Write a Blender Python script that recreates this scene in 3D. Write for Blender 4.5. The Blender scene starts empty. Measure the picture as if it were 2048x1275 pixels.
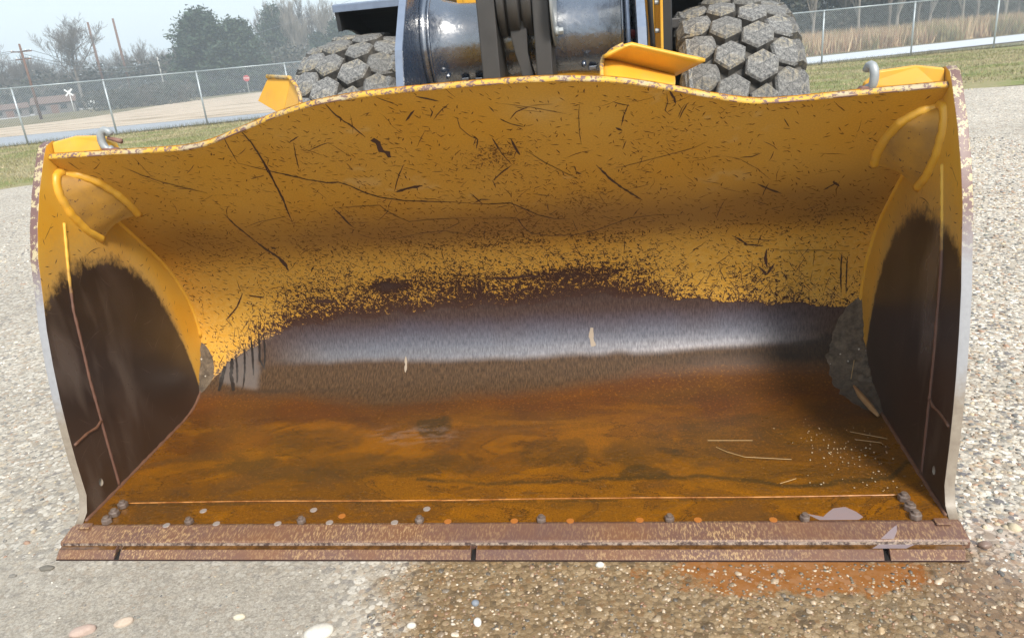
import bpy, bmesh, math, random
import numpy as np
from mathutils import Vector, Matrix, Euler
R_ = math.radians
SC = bpy.context.scene
COL = SC.collection
random.seed(7); RNG = np.random.default_rng(7)

# ------------------------------------------------------------------ camera
cam_data = bpy.data.cameras.new('camera'); cam = bpy.data.objects.new('camera', cam_data); COL.objects.link(cam)
cam.location = (0.505, -2.035, 1.617)
_r = Vector((0.98946971, 0.11429621, -0.08880349)); _u = Vector((0.04294217, 0.35409888, 0.93422158)); _f = Vector((-0.13822321, 0.92819737, -0.34546199))
cam.rotation_euler = Matrix((( _r.x, _u.x, -_f.x), (_r.y, _u.y, -_f.y), (_r.z, _u.z, -_f.z))).to_euler()
cam_data.sensor_width = 36.0; cam_data.lens = 36.0 * 1501 / 2048
cam_data.clip_start = 0.05; cam_data.clip_end = 4000
SC.camera = cam

# ------------------------------------------------------------------ sky, sun, exposure
SUN_EL, SUN_AZ = R_(46), R_(150)
world = bpy.data.worlds.new('World'); SC.world = world; world.use_nodes = True
wn = world.node_tree; wn.nodes.clear()
sky = wn.nodes.new('ShaderNodeTexSky'); sky.sky_type = 'NISHITA'; sky.sun_disc = False
sky.sun_elevation = SUN_EL; sky.sun_rotation = SUN_AZ; sky.air_density = 1.2; sky.dust_density = 3.0; sky.ozone_density = 1.0
b1 = wn.nodes.new('ShaderNodeBackground'); b1.inputs['Strength'].default_value = 0.10
b2 = wn.nodes.new('ShaderNodeBackground'); b2.inputs['Color'].default_value = (0.77, 0.89, 1.0, 1); b2.inputs['Strength'].default_value = 0.63
mx = wn.nodes.new('ShaderNodeMixShader'); mx.inputs[0].default_value = 0.72
wo = wn.nodes.new('ShaderNodeOutputWorld')
wn.links.new(sky.outputs[0], b1.inputs['Color']); wn.links.new(b1.outputs[0], mx.inputs[1]); wn.links.new(b2.outputs[0], mx.inputs[2]); wn.links.new(mx.outputs[0], wo.inputs[0])
sd = bpy.data.lights.new('sun', 'SUN'); sd.energy = 2.4; sd.angle = R_(12); sd.color = (1.0, 0.95, 0.87)
so = bpy.data.objects.new('sun', sd); COL.objects.link(so)
sdir = Vector((math.sin(SUN_AZ) * math.cos(SUN_EL), math.cos(SUN_AZ) * math.cos(SUN_EL), math.sin(SUN_EL)))
so.rotation_euler = (-sdir).to_track_quat('-Z', 'Y').to_euler(); so.location = sdir * 30
SC.view_settings.view_transform = 'Standard'; SC.view_settings.look = 'None'; SC.view_settings.gamma = 1.0
SC.view_settings.use_curve_mapping = False; SC.view_settings.exposure = 0.95

# ------------------------------------------------------------------ material helper
class Mat:
    def __init__(s, name, rough=0.6, metal=0.0, color=(0.5, 0.5, 0.5), spec=None):
        s.m = bpy.data.materials.new(name); s.m.use_nodes = True; s.t = s.m.node_tree
        s.b = s.t.nodes['Principled BSDF']; s.set('Roughness', rough); s.set('Metallic', metal); s.set('Base Color', color)
        if spec is not None: s.set('Specular IOR Level', spec)
        s.tc = None
    def put(s, sock, v):
        if isinstance(v, bpy.types.NodeSocket): s.t.links.new(v, sock)
        elif isinstance(v, (tuple, list)) and sock.type == 'RGBA': sock.default_value = (*v[:3], 1)
        else: sock.default_value = v
    def set(s, k, v): s.put(s.b.inputs[k], v)
    def new(s, ty, **kw):
        n = s.t.nodes.new(ty)
        for k, v in kw.items(): setattr(n, k, v)
        return n
    def obj(s):
        if not s.tc: s.tc = s.new('ShaderNodeTexCoord')
        return s.tc.outputs['Object']
    def uv(s):
        if not s.tc: s.tc = s.new('ShaderNodeTexCoord')
        return s.tc.outputs['UV']
    def m_(s, op, a, b=0.0, c=0.0, clamp=False):
        n = s.new('ShaderNodeMath', operation=op, use_clamp=clamp); s.put(n.inputs[0], a); s.put(n.inputs[1], b)
        if op in ('MULTIPLY_ADD', 'SMOOTH_MIN', 'SMOOTH_MAX', 'COMPARE', 'WRAP'): s.put(n.inputs[2], c)
        return n.outputs[0]
    def vm(s, op, a, b=(0, 0, 0)):
        n = s.new('ShaderNodeVectorMath', operation=op); s.put(n.inputs[0], a)
        if op == 'SCALE': s.put(n.inputs['Scale'], b)
        else: s.put(n.inputs[1], b)
        return n.outputs['Value'] if op in ('LENGTH', 'DOT_PRODUCT', 'DISTANCE') else n.outputs['Vector']
    def sep(s, v): return s.new_sep(v)
    def new_sep(s, v):
        n = s.new('ShaderNodeSeparateXYZ'); s.put(n.inputs[0], v); return n.outputs
    def comb(s, x, y, z=0.0):
        n = s.new('ShaderNodeCombineXYZ'); s.put(n.inputs[0], x); s.put(n.inputs[1], y); s.put(n.inputs[2], z); return n.outputs[0]
    def noise(s, scale, detail=3, rough=0.55, vec=None, dist=0.0, color=False):
        n = s.new('ShaderNodeTexNoise'); s.put(n.inputs['Vector'], vec if vec is not None else s.obj())
        n.inputs['Scale'].default_value = scale; n.inputs['Detail'].default_value = detail; n.inputs['Roughness'].default_value = rough; n.inputs['Distortion'].default_value = dist
        return n.outputs['Color' if color else 'Fac']
    def voro(s, scale, vec=None, feature='F1', dim='3D', rand=1.0):
        n = s.new('ShaderNodeTexVoronoi', feature=feature, voronoi_dimensions=dim); s.put(n.inputs['Vector'], vec if vec is not None else s.obj())
        n.inputs['Scale'].default_value = scale; n.inputs['Randomness'].default_value = rand
        return n.outputs
    def mr(s, v, a, b, c=0.0, d=1.0, smooth=False):
        n = s.new('ShaderNodeMapRange'); n.clamp = True
        if smooth: n.interpolation_type = 'SMOOTHSTEP'
        for i, q in enumerate((v, a, b, c, d)): s.put(n.inputs[i], q)
        return n.outputs[0]
    def mix(s, f, a, b, blend='MIX'):
        n = s.new('ShaderNodeMix', data_type='RGBA', blend_type=blend); s.put(n.inputs[0], f); s.put(n.inputs[6], a); s.put(n.inputs[7], b); return n.outputs[2]
    def mixf(s, f, a, b):
        n = s.new('ShaderNodeMix', data_type='FLOAT'); s.put(n.inputs[0], f); s.put(n.inputs[2], a); s.put(n.inputs[3], b); return n.outputs[0]
    def ramp(s, f, stops, interp='LINEAR'):
        n = s.new('ShaderNodeValToRGB'); s.put(n.inputs[0], f); cr = n.color_ramp; cr.interpolation = interp
        while len(cr.elements) > 1: cr.elements.remove(cr.elements[-1])
        cr.elements[0].position = stops[0][0]; cr.elements[0].color = (*stops[0][1], 1)
        for p, c in stops[1:]:
            e = cr.elements.new(p); e.color = (*c, 1)
        return n.outputs[0]
    def attr(s, name, out='Color'):
        n = s.new('ShaderNodeAttribute', attribute_name=name); return n.outputs[out]
    def sepc(s, c):
        n = s.new('ShaderNodeSeparateColor'); s.put(n.inputs[0], c); return n.outputs
    def bump(s, h, strength=0.5, dist=0.002, normal=None):
        n = s.new('ShaderNodeBump'); s.put(n.inputs['Height'], h); n.inputs['Strength'].default_value = strength; n.inputs['Distance'].default_value = dist
        if normal is not None: s.put(n.inputs['Normal'], normal)
        s.set('Normal', n.outputs[0]); return n.outputs[0]
    def strokes(s, vec, cell, length, width, density, bend=0.0, a0=0.0, arange=math.pi, seed=0.0):
        """one short random stroke in each cell of a 2D Voronoi pattern (metres)"""
        v = s.vm('ADD', vec, (seed * 3.17, seed * 5.31, 0))
        vo = s.voro(1.0 / cell, v, dim='2D')
        d = s.new_sep(s.vm('SUBTRACT', v, vo['Position'])); c = s.sepc(vo['Color'])
        ang = s.m_('MULTIPLY_ADD', c[0], arange, a0)
        ca, sa = s.m_('COSINE', ang), s.m_('SINE', ang)
        a = s.m_('ADD', s.m_('MULTIPLY', d[0], ca), s.m_('MULTIPLY', d[1], sa))
        b = s.m_('SUBTRACT', s.m_('MULTIPLY', d[1], ca), s.m_('MULTIPLY', d[0], sa))
        if bend: b = s.m_('MULTIPLY_ADD', s.m_('MULTIPLY', a, a), s.m_('MULTIPLY_ADD', c[2], 2 * bend, -bend), b)
        wv = s.m_('MULTIPLY', s.mr(s.m_('ABSOLUTE', a), 0.0, length, 1.0, 0.15), s.m_('MULTIPLY_ADD', c[2], width, width * 0.5))
        k = s.m_('LESS_THAN', s.m_('ABSOLUTE', b), wv); k = s.m_('MULTIPLY', k, s.m_('LESS_THAN', s.m_('ABSOLUTE', a), length))
        return s.m_('MULTIPLY', k, s.m_('LESS_THAN', c[1], density))

# ------------------------------------------------------------------ mesh helpers
def mesh(name, V, F, mat=None, smooth=False, uv=None, cols=None, ms=None, mi=None):
    me = bpy.data.meshes.new(name)
    V = np.asarray(V, np.float32).reshape(-1, 3)
    if isinstance(F, np.ndarray):
        k = F.shape[1]; n = len(F)
        me.vertices.add(len(V)); me.vertices.foreach_set('co', V.ravel())
        me.loops.add(n * k); me.loops.foreach_set('vertex_index', F.astype(np.int32).ravel())
        me.polygons.add(n); me.polygons.foreach_set('loop_start', np.arange(0, n * k, k, dtype=np.int32))
        me.polygons.foreach_set('loop_total', np.full(n, k, np.int32)); me.update(calc_edges=True)
    else:
        me.from_pydata([tuple(map(float, v)) for v in V], [], [tuple(f) for f in F]); me.update()
    for m in (ms or ([mat] if mat else [])): me.materials.append(m.m if isinstance(m, Mat) else m)
    if mi is not None: me.polygons.foreach_set('material_index', np.asarray(mi, np.int32))
    if smooth: me.polygons.foreach_set('use_smooth', np.ones(len(me.polygons), bool))
    if uv is not None:
        l = me.uv_layers.new(name='UVMap'); li = np.empty(len(me.loops), np.int32); me.loops.foreach_get('vertex_index', li)
        l.data.foreach_set('uv', np.asarray(uv, np.float32)[li].ravel())
    for k, c in (cols or {}).items():
        at = me.color_attributes.new(k, 'FLOAT_COLOR', 'POINT'); c = np.asarray(c, np.float32)
        if c.shape[1] == 3: c = np.c_[c, np.ones(len(c))]
        at.data.foreach_set('color', c.astype(np.float32).ravel())
    return me
def link(name, me, parent=None, loc=None, rot=None, bevel=0.0, seg=2, label=None, kind=None, cat=None, group=None, angle=None):
    o = bpy.data.objects.new(name, me); COL.objects.link(o)
    if parent is not None: o.parent = parent
    if loc is not None: o.location = loc
    if rot is not None: o.rotation_euler = rot
    if bevel:
        b = o.modifiers.new('bevel', 'BEVEL'); b.width = bevel; b.segments = seg; b.limit_method = 'ANGLE'; b.angle_limit = R_(35)
    for k, v in (('label', label), ('kind', kind), ('category', cat), ('group', group)):
        if v: o[k] = v
    return o
def thing(name, label, cat, loc=(0, 0, 0), rz=0.0, group=None):
    return link(name, None, None, loc, (0, 0, rz), label=label, cat=cat, group=group)
class Geo:
    def __init__(s): s.V = []; s.F = []
    def add(s, V, F):
        k = len(s.V); s.V += [tuple(map(float, v)) for v in V]; s.F += [tuple(i + k for i in f) for f in F]; return s
    def box(s, x0, x1, y0, y1, z0, z1):
        return s.add([(x0, y0, z0), (x1, y0, z0), (x1, y1, z0), (x0, y1, z0), (x0, y0, z1), (x1, y0, z1), (x1, y1, z1), (x0, y1, z1)],
                     [(0, 3, 2, 1), (4, 5, 6, 7), (0, 1, 5, 4), (1, 2, 6, 5), (2, 3, 7, 6), (3, 0, 4, 7)])
    def tube(s, pts, r, n=8, cap=True):
        P = [Vector(p) for p in pts]; rr = r if isinstance(r, (list, tuple, np.ndarray)) else [r] * len(P)
        V = []; up = Vector((0, 0, 1)); prev = None
        for i, p in enumerate(P):
            d = (P[min(i + 1, len(P) - 1)] - P[max(i - 1, 0)]).normalized()
            a = prev if prev is not None else (up if abs(d.z) < 0.9 else Vector((1, 0, 0)))
            e1 = (a - d * a.dot(d)).normalized(); e2 = d.cross(e1); prev = e1
            for j in range(n):
                t = 2 * math.pi * j / n; V.append(p + (e1 * math.cos(t) + e2 * math.sin(t)) * rr[i])
        F = [(i * n + j, i * n + (j + 1) % n, (i + 1) * n + (j + 1) % n, (i + 1) * n + j) for i in range(len(P) - 1) for j in range(n)]
        if cap: F += [tuple(range(n))[::-1], tuple((len(P) - 1) * n + j for j in range(n))]
        return s.add(V, F)
    def prism_x(s, poly, x0, x1):
        """polygon in (y,z) extruded along x; x0/x1 may be functions of (y,z)"""
        n = len(poly); f0 = x0 if callable(x0) else (lambda y, z: x0); f1 = x1 if callable(x1) else (lambda y, z: x1)
        V = [(f0(y, z), y, z) for y, z in poly] + [(f1(y, z), y, z) for y, z in poly]
        return s.add(V, [tuple(range(n))[::-1], tuple(range(n, 2 * n))] + [(i, (i + 1) % n, n + (i + 1) % n, n + i) for i in range(n)])
    def prism(s, poly, d):
        """3D polygon extruded by vector d"""
        n = len(poly); V = [Vector(p) for p in poly]; V += [p + Vector(d) for p in V]
        return s.add(V, [tuple(range(n))[::-1], tuple(range(n, 2 * n))] + [(i, (i + 1) % n, n + (i + 1) % n, n + i) for i in range(n)])
    def lathe(s, prof, n=24, axis='x', closed=False):
        """prof: (radius, position along axis)"""
        V = []
        for r, a in prof:
            for j in range(n):
                t = 2 * math.pi * j / n; c, q = r * math.cos(t), r * math.sin(t)
                V.append((a, c, q) if axis == 'x' else (c, q, a))
        m = len(prof); F = [(i * n + j, (i + 1) * n + j, (i + 1) * n + (j + 1) % n, i * n + (j + 1) % n) for i in range(m - 1) for j in range(n)]
        if closed: F += [((m - 1) * n + j, j, (j + 1) % n, (m - 1) * n + (j + 1) % n) for j in range(n)]
        else: F += [tuple(range(n))[::-1], tuple((m - 1) * n + j for j in range(n))]
        return s.add(V, F)
    def grid(s, fn, nu, nv):
        V = [fn(i / nu, j / nv) for j in range(nv + 1) for i in range(nu + 1)]
        return s.add(V, [(j * (nu + 1) + i, j * (nu + 1) + i + 1, (j + 1) * (nu + 1) + i + 1, (j + 1) * (nu + 1) + i) for j in range(nv) for i in range(nu)])
    def me(s, name, mat, smooth=False, fix=True):
        me = mesh(name, s.V, s.F, mat, smooth)
        if fix:
            bm = bmesh.new(); bm.from_mesh(me); bmesh.ops.recalc_face_normals(bm, faces=bm.faces); bm.to_mesh(me); bm.free()
            if smooth: me.polygons.foreach_set('use_smooth', np.ones(len(me.polygons), bool))
        return me
    def obj(s, name, mat, parent=None, smooth=False, **kw): return link(name, s.me(name, mat, smooth), parent, **kw)
def jit(p, a): return tuple(c + random.uniform(-a, a) for c in p)
def bead(pts, r, n=7, step=0.015, amp=0.12):
    """weld bead: a resampled tube with small ripples"""
    P = [Vector(p) for p in pts]; out = [P[0]]
    for a, b in zip(P, P[1:]):
        k = max(1, int((b - a).length / step))
        out += [a.lerp(b, i / k) for i in range(1, k + 1)]
    rr = [r * (1 + amp * math.sin(i * 1.9) + random.uniform(-amp, amp)) for i in range(len(out))]
    return Geo().tube(out, rr, n)
def vnoise(x, y, seed=0):
    """2D value noise on numpy arrays"""
    g = np.random.default_rng(seed).random((64, 64)); xi = np.floor(x).astype(int); yi = np.floor(y).astype(int); fx = x - xi; fy = y - yi
    fx = fx * fx * (3 - 2 * fx); fy = fy * fy * (3 - 2 * fy); a = g[yi % 64, xi % 64]; b = g[yi % 64, (xi + 1) % 64]; c = g[(yi + 1) % 64, xi % 64]; d = g[(yi + 1) % 64, (xi + 1) % 64]
    return (a * (1 - fx) + b * fx) * (1 - fy) + (c * (1 - fx) + d * fx) * fy
def fbm(x, y, seed=0, o=4):
    s = 0; a = 0.5; t = 0
    for i in range(o): s = s + a * vnoise(x * 2 ** i, y * 2 ** i, seed + i); t += a; a *= 0.55
    return s / t
def sstep(a, b, x): t = np.clip((x - a) / (b - a), 0, 1); return t * t * (3 - 2 * t)
SC.cycles.volume_bounces = 1
# ------------------------------------------------------------------ paint and metal materials
YEL = (0.66, 0.33, 0.022); RUSTDK = (0.060, 0.026, 0.014)
def yellow_mat(name, wear=0.5):
    m = Mat(name, 0.42)
    n = m.noise(6, 4); base = m.mix(m.mr(n, 0.35, 0.7), YEL, (0.72, 0.40, 0.045))
    ch = m.m_('GREATER_THAN', m.noise(38, 5, 0.7), 0.5 + 0.24 * (1 - wear) + 0.02)
    dust = m.mr(m.noise(14, 5, 0.65), 0.5, 0.75, 0, 0.35)
    m.set('Base Color', m.mix(ch, m.mix(dust, base, (0.42, 0.27, 0.09)), RUSTDK)); m.set('Roughness', m.mixf(ch, 0.4, 0.8))
    m.bump(m.m_('ADD', m.m_('MULTIPLY', n, 0.3), m.m_('MULTIPLY', ch, -0.3)), 0.3, 0.002); return m
M_yellow = yellow_mat('yellow_paint', 0.15)
M_yellow_clean = yellow_mat('yellow_paint_clean', 0.05)
# chipped edge strips: cream primer, yellow and rusty purple-brown
M_chip = Mat('chipped_edge', 0.6)
_n = M_chip.noise(60, 5, 0.75); _n2 = M_chip.noise(9, 3)
M_chip.set('Base Color', M_chip.mix(M_chip.m_('GREATER_THAN', _n, 0.53), M_chip.mix(M_chip.mr(_n2, 0.38, 0.5), (0.44, 0.36, 0.22), (0.62, 0.36, 0.045)), (0.17, 0.10, 0.09)))
M_chip.bump(_n, 0.5, 0.002)
# worn side-plate edge: chips above, bare grey steel lower down
M_edge = Mat('side_edge_steel', 0.45)
_z = M_edge.new_sep(M_edge.obj())[2]; _n = M_edge.noise(40, 5, 0.75)
_ch = M_edge.mix(M_edge.m_('GREATER_THAN', _n, 0.47), (0.46, 0.38, 0.22), (0.16, 0.09, 0.08))
_st = M_edge.mix(M_edge.noise(60, 3, 0.6), (0.26, 0.26, 0.27), (0.36, 0.36, 0.37))
_lo = M_edge.mix(M_edge.noise(40, 4, 0.7), (0.17, 0.13, 0.10), (0.36, 0.31, 0.24))
_zz = M_edge.m_('MULTIPLY_ADD', _n, 0.16, _z)
M_edge.set('Base Color', M_edge.mix(M_edge.mr(_zz, 0.92, 1.12), M_edge.mix(M_edge.mr(_zz, 0.5, 0.62), _lo, _st), _ch))
M_edge.bump(_n, 0.35, 0.002)
# bare brown worn steel / rusty mauve cutting edge
M_blade = Mat('cutting_edge_steel', 0.42)
_x = M_blade.new_sep(M_blade.obj()); _v = M_blade.comb(_x[0], M_blade.m_('MULTIPLY', _x[1], 0.22), _x[2])
_s = M_blade.noise(170, 3, 0.7, vec=_v); _b = M_blade.noise(3.2, 4)
_c = M_blade.mix(M_blade.mr(_b, 0.4, 0.62), (0.13, 0.068, 0.052), (0.17, 0.078, 0.040))
_sp = M_blade.m_('MULTIPLY', M_blade.mr(_s, 0.50, 0.60), M_blade.mr(M_blade.noise(2.0, 3), 0.38, 0.62, 0.15, 0.9))
M_blade.set('Base Color', M_blade.mix(_sp, _c, (0.42, 0.27, 0.13))); M_blade.set('Roughness', M_blade.mixf(M_blade.noise(5, 3), 0.3, 0.6)); M_blade.bump(M_blade.m_('ADD', _s, _b), 0.35, 0.002)
M_toe_shadow = Mat('toe_shadow', .8, 0, (.035, .014, .010))  # colour of the contact shadow painted under the blade
M_wetedge = Mat('wet_blade_groove', 0.12)
_n = M_wetedge.noise(30, 4, 0.7); M_wetedge.set('Base Color', M_wetedge.mix(M_wetedge.mr(_n, 0.4, 0.65), (0.07, 0.032, 0.010), (0.17, 0.075, 0.02))); M_wetedge.bump(M_wetedge.noise(12, 2), 0.15, 0.002)
M_seamlight = Mat('gritty_seam', 0.35); _n = M_seamlight.noise(60, 4, 0.8)
M_seamlight.set('Base Color', M_seamlight.mix(M_seamlight.mr(_n, 0.42, 0.58), (0.05, 0.025, 0.018), (0.30, 0.22, 0.16))); M_seamlight.bump(_n, 0.8, 0.004)
M_bolt = Mat('bolt_steel', 0.38, 0.35); _n = M_bolt.noise(45, 3); M_bolt.set('Base Color', M_bolt.mix(_n, (0.10, 0.06, 0.045), (0.30, 0.24, 0.20)))
M_plug_r = Mat('rusty_plug', 0.5, 0, (0.38, 0.13, 0.02)); M_plug_s = Mat('bright_plug', 0.3, 0.5, (0.50, 0.44, 0.40))
M_bead_r = Mat('rusty_weld', 0.6); _n = M_bead_r.noise(50, 3); M_bead_r.set('Base Color', M_bead_r.mix(_n, (0.08, 0.035, 0.02), (0.19, 0.09, 0.05)))
M_bead_seam = Mat('seam_weld', 0.55)   # yellow high up, rusty brown where the plate is worn
_z = M_bead_seam.new_sep(M_bead_seam.obj())[2]; _n = M_bead_seam.noise(30, 4, 0.7)
M_bead_seam.set('Base Color', M_bead_seam.mix(M_bead_seam.mr(M_bead_seam.m_('MULTIPLY_ADD', _n, 0.2, _z), 0.95, 1.08), M_bead_seam.mix(_n, (0.09, 0.042, 0.028), (0.17, 0.08, 0.05)), (0.68, 0.40, 0.05)))
M_galv = Mat('galvanised_metal', 0.5, 0.25); _n = M_galv.noise(50, 4); M_galv.set('Base Color', M_galv.mix(_n, (0.22, 0.24, 0.25), (0.44, 0.46, 0.46)))
M_rust = Mat('rusted_metal', 0.7); _n = M_rust.noise(45, 4, 0.7); M_rust.set('Base Color', M_rust.mix(_n, (0.12, 0.05, 0.035), (0.30, 0.17, 0.13))); M_rust.bump(_n, 0.5, 0.003)
M_black = Mat('gloss_black_paint', 0.16, 0, (0.030, 0.046, 0.080), 1.0); M_black.set('IOR', 2.1)
_n = M_black.noise(9, 3, 0.5); _n2 = M_black.noise(32, 3, 0.5); M_black.bump(M_black.m_('ADD', M_black.m_('MULTIPLY', _n, 0.8), M_black.m_('MULTIPLY', _n2, 0.2)), 0.35, 0.02); M_black.set('Roughness', M_black.mr(_n2, 0.3, 0.7, 0.18, 0.32))
M_greyedge = Mat('grey_arm_edge', 0.5, 0, (0.16, 0.20, 0.28)); _n = M_greyedge.noise(20, 4); M_greyedge.set('Base Color', M_greyedge.mix(_n, (0.11, 0.14, 0.20), (0.20, 0.25, 0.34)))
M_dark = Mat('dark_grey_paint', 0.5); _n = M_dark.noise(12, 4); M_dark.set('Base Color', M_dark.mix(_n, (0.030, 0.028, 0.027), (0.065, 0.060, 0.056)))
M_darkp = Mat('black_plastic', 0.6, 0, (0.014, 0.015, 0.017)); M_darkp.set('Base Color', M_darkp.mix(M_darkp.noise(5, 4), (0.010, 0.011, 0.013), (0.025, 0.026, 0.028)))
M_hose = Mat('rubber_hose', 0.5, 0, (0.015, 0.015, 0.016))

# ------------------------------------------------------------------ bucket interior sheet
M_sheet = m = Mat('worn_bucket_sheet', 0.5)
uvn = m.uv(); A = m.sepc(m.attr('wear')); Bc = m.sepc(m.attr('floor')); mk = m.sepc(m.attr('marks'))
dens, steel, rust = A[0], A[1], A[2]; olive, redd, wet = Bc[0], Bc[1], Bc[2]
us = m.new_sep(uvn)
warp = m.vm('ADD', uvn, m.vm('SCALE', m.vm('SUBTRACT', m.noise(9, 3, 0.6, vec=uvn, color=True), (0.5, 0.5, 0.5)), 0.035))
k1 = m.strokes(warp, 0.034, 0.011, 0.0021, m.m_('MULTIPLY', dens, 0.9), 8.0, seed=1)
k2 = m.strokes(warp, 0.021, 0.0085, 0.0019, m.m_('MULTIPLY', dens, 0.8), 10.0, seed=2)
k3 = m.strokes(warp, 0.115, 0.055, 0.0017, m.m_('MULTIPLY_ADD', dens, 1.0, 0.06), 2.5, seed=3)
k5 = m.strokes(warp, 0.055, 0.030, 0.0024, m.m_('MULTIPLY_ADD', dens, 1.8, -0.75), 4.0, a0=0.9, arange=1.5, seed=5)
k6 = m.strokes(uvn, 0.026, 0.014, 0.0018, m.m_('MULTIPLY', dens, 0.9), 6.0, a0=2.0, arange=1.2, seed=6)
fine = m.noise(125, 3, 0.75, vec=warp); mid = m.noise(48, 4, 0.7, vec=warp)
thr = m.m_('MULTIPLY_ADD', dens, -0.40, 0.80)
blot = m.m_('GREATER_THAN', m.m_('ADD', m.m_('MULTIPLY', fine, 0.5), m.m_('MULTIPLY', mid, 0.5)), m.m_('ADD', thr, -0.06))
chip = k1
for k in (k2, k3, k5, k6, blot): chip = m.m_('MAXIMUM', chip, k)
chip = m.m_('MAXIMUM', chip, m.mr(m.m_('MULTIPLY_ADD', fine, 0.55, dens), 1.10, 1.20))
py = m.mix(m.mr(m.noise(2.2, 4, vec=uvn), 0.35, 0.68), (0.60, 0.285, 0.018), (0.62, 0.33, 0.045))
grime = m.m_('MULTIPLY', m.mr(m.noise(150, 4, 0.75, vec=uvn), 0.40, 0.66), m.mr(dens, 0.05, 0.6, 0.22, 0.62))
py = m.mix(grime, py, (0.22, 0.105, 0.025)); py = m.mix(mk[0], py, (0.62, 0.42, 0.17))          # pale scuffs
band = m.mr(us[1], 1.80, 1.66); py = m.mix(m.m_('MULTIPLY', band, 0.75), py, m.mix(m.mr(mid, .4, .6), (0.64, 0.325, 0.035), (0.70, 0.405, 0.085))); py = m.mix(m.m_('MULTIPLY', mk[1], 0.62), py, (0.185, 0.082, 0.020))                              # brown grime film with overhang shade painted in
chipc = m.mix(m.noise(30, 4, vec=uvn), (0.038, 0.016, 0.010), (0.075, 0.032, 0.019))
chipc = m.mix(m.mr(us[1], 1.72, 1.95, 0, 0.55), chipc, (0.21, 0.092, 0.02))
strv = m.comb(m.m_('MULTIPLY', us[0], 1.0), m.m_('MULTIPLY', us[1], 0.20))
vst = m.noise(150, 5, 0.75, vec=strv)
bare = m.mix(m.mr(vst, 0.34, 0.62), m.mix(m.mr(us[1], 1.10, 1.32), (0.022, 0.012, 0.006), (0.040, 0.022, 0.017)), m.mix(m.mr(us[1], 1.10, 1.32), (0.100, 0.056, 0.026), (0.098, 0.060, 0.048)))
c = m.mix(chip, py, chipc); c = m.mix(m.mr(dens, 0.74, 1.03), c, bare)
c = m.mix(steel, c, m.mix(m.mr(vst, 0.28, 0.70), m.mix(m.mr(us[1], 1.18, 1.34), (0.12, 0.11, 0.115), (0.065, 0.072, 0.115)), m.mix(m.mr(us[1], 1.18, 1.34), (0.34, 0.33, 0.34), (0.15, 0.17, 0.27)))); c = m.mix(m.m_('MULTIPLY', mk[0], m.m_('MULTIPLY', m.mr(us[1], 1.34, 1.26), 0.85)), c, (0.15, 0.13, 0.12))  # polished steel tinted grey to blue, painting in part of the sky reflection
gr0 = m.noise(140, 3, 0.85, vec=uvn); rn = m.noise(1.9, 5, 0.62, vec=m.comb(us[0], m.m_('MULTIPLY', us[1], 1.8)), dist=0.9); rn2 = m.noise(8.5, 5, 0.7, vec=m.comb(us[0], m.m_('MULTIPLY', us[1], 2.2)), dist=0.5)
rc = m.mix(m.mr(rn, 0.46, 0.54), (0.25, 0.092, 0.003), (0.165, 0.062, 0.005)); rim = m.mr(m.m_('ABSOLUTE', m.m_('SUBTRACT', rn, 0.50)), 0.010, 0.003); rc = m.mix(m.mr(rn, 0.57, 0.585, 0, .6), rc, (0.11, 0.050, 0.014))
rc = m.mix(m.mr(rn2, 0.50, 0.64, 0, 0.42), rc, (0.060, 0.029, 0.008)); rc = m.mix(m.m_('MULTIPLY', rim, m.mr(gr0, .42, .55)), rc, (0.040, 0.018, 0.006)); rc = m.mix(redd, rc, (0.085, 0.026, 0.008)); rc = m.mix(olive, rc, (0.042, 0.028, 0.009)); rc = m.mix(mk[0], rc, (0.30, 0.20, 0.15))  # last mix paints the pale sky glint on the wet floor
gr = gr0; rc = m.mix(m.mr(gr, 0.46, 0.62, 0, 0.65), rc, (0.055, 0.022, 0.006)); rc = m.mix(m.mr(m.noise(75, 4, 0.8, vec=uvn), 0.54, 0.66, 0, 0.45), rc, (0.40, 0.16, 0.018))
c = m.mix(rust, c, rc); c = m.mix(mk[2], c, (0.028, 0.020, 0.014))
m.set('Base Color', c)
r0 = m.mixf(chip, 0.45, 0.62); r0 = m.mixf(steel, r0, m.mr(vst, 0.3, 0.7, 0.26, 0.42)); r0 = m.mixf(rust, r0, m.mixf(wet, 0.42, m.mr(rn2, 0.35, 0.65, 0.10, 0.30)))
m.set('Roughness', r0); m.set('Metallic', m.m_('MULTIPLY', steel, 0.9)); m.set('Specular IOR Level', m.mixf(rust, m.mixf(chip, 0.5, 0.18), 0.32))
hh = m.m_('ADD', m.m_('MULTIPLY', chip, -0.35), m.m_('MULTIPLY', m.noise(5, 2, vec=uvn), 2.0)); hh = m.m_('ADD', hh, m.m_('MULTIPLY', gr, m.m_('MULTIPLY', rust, m.m_('MULTIPLY_ADD', wet, -0.45, 0.6))))
hh = m.m_('ADD', hh, m.m_('MULTIPLY', vst, m.m_('MULTIPLY', steel, 0.25)))
m.bump(hh, 0.5, 0.0015)
M_gouge = Mat('gouged_rust', 0.65); _n = M_gouge.noise(60, 3, 0.7); M_gouge.set('Base Color', M_gouge.mix(_n, (0.038, 0.014, 0.009), (0.085, 0.034, 0.019)))
M_drip = Mat('dark_drip', 0.3, 0, (0.022, 0.016, 0.013))

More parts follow.
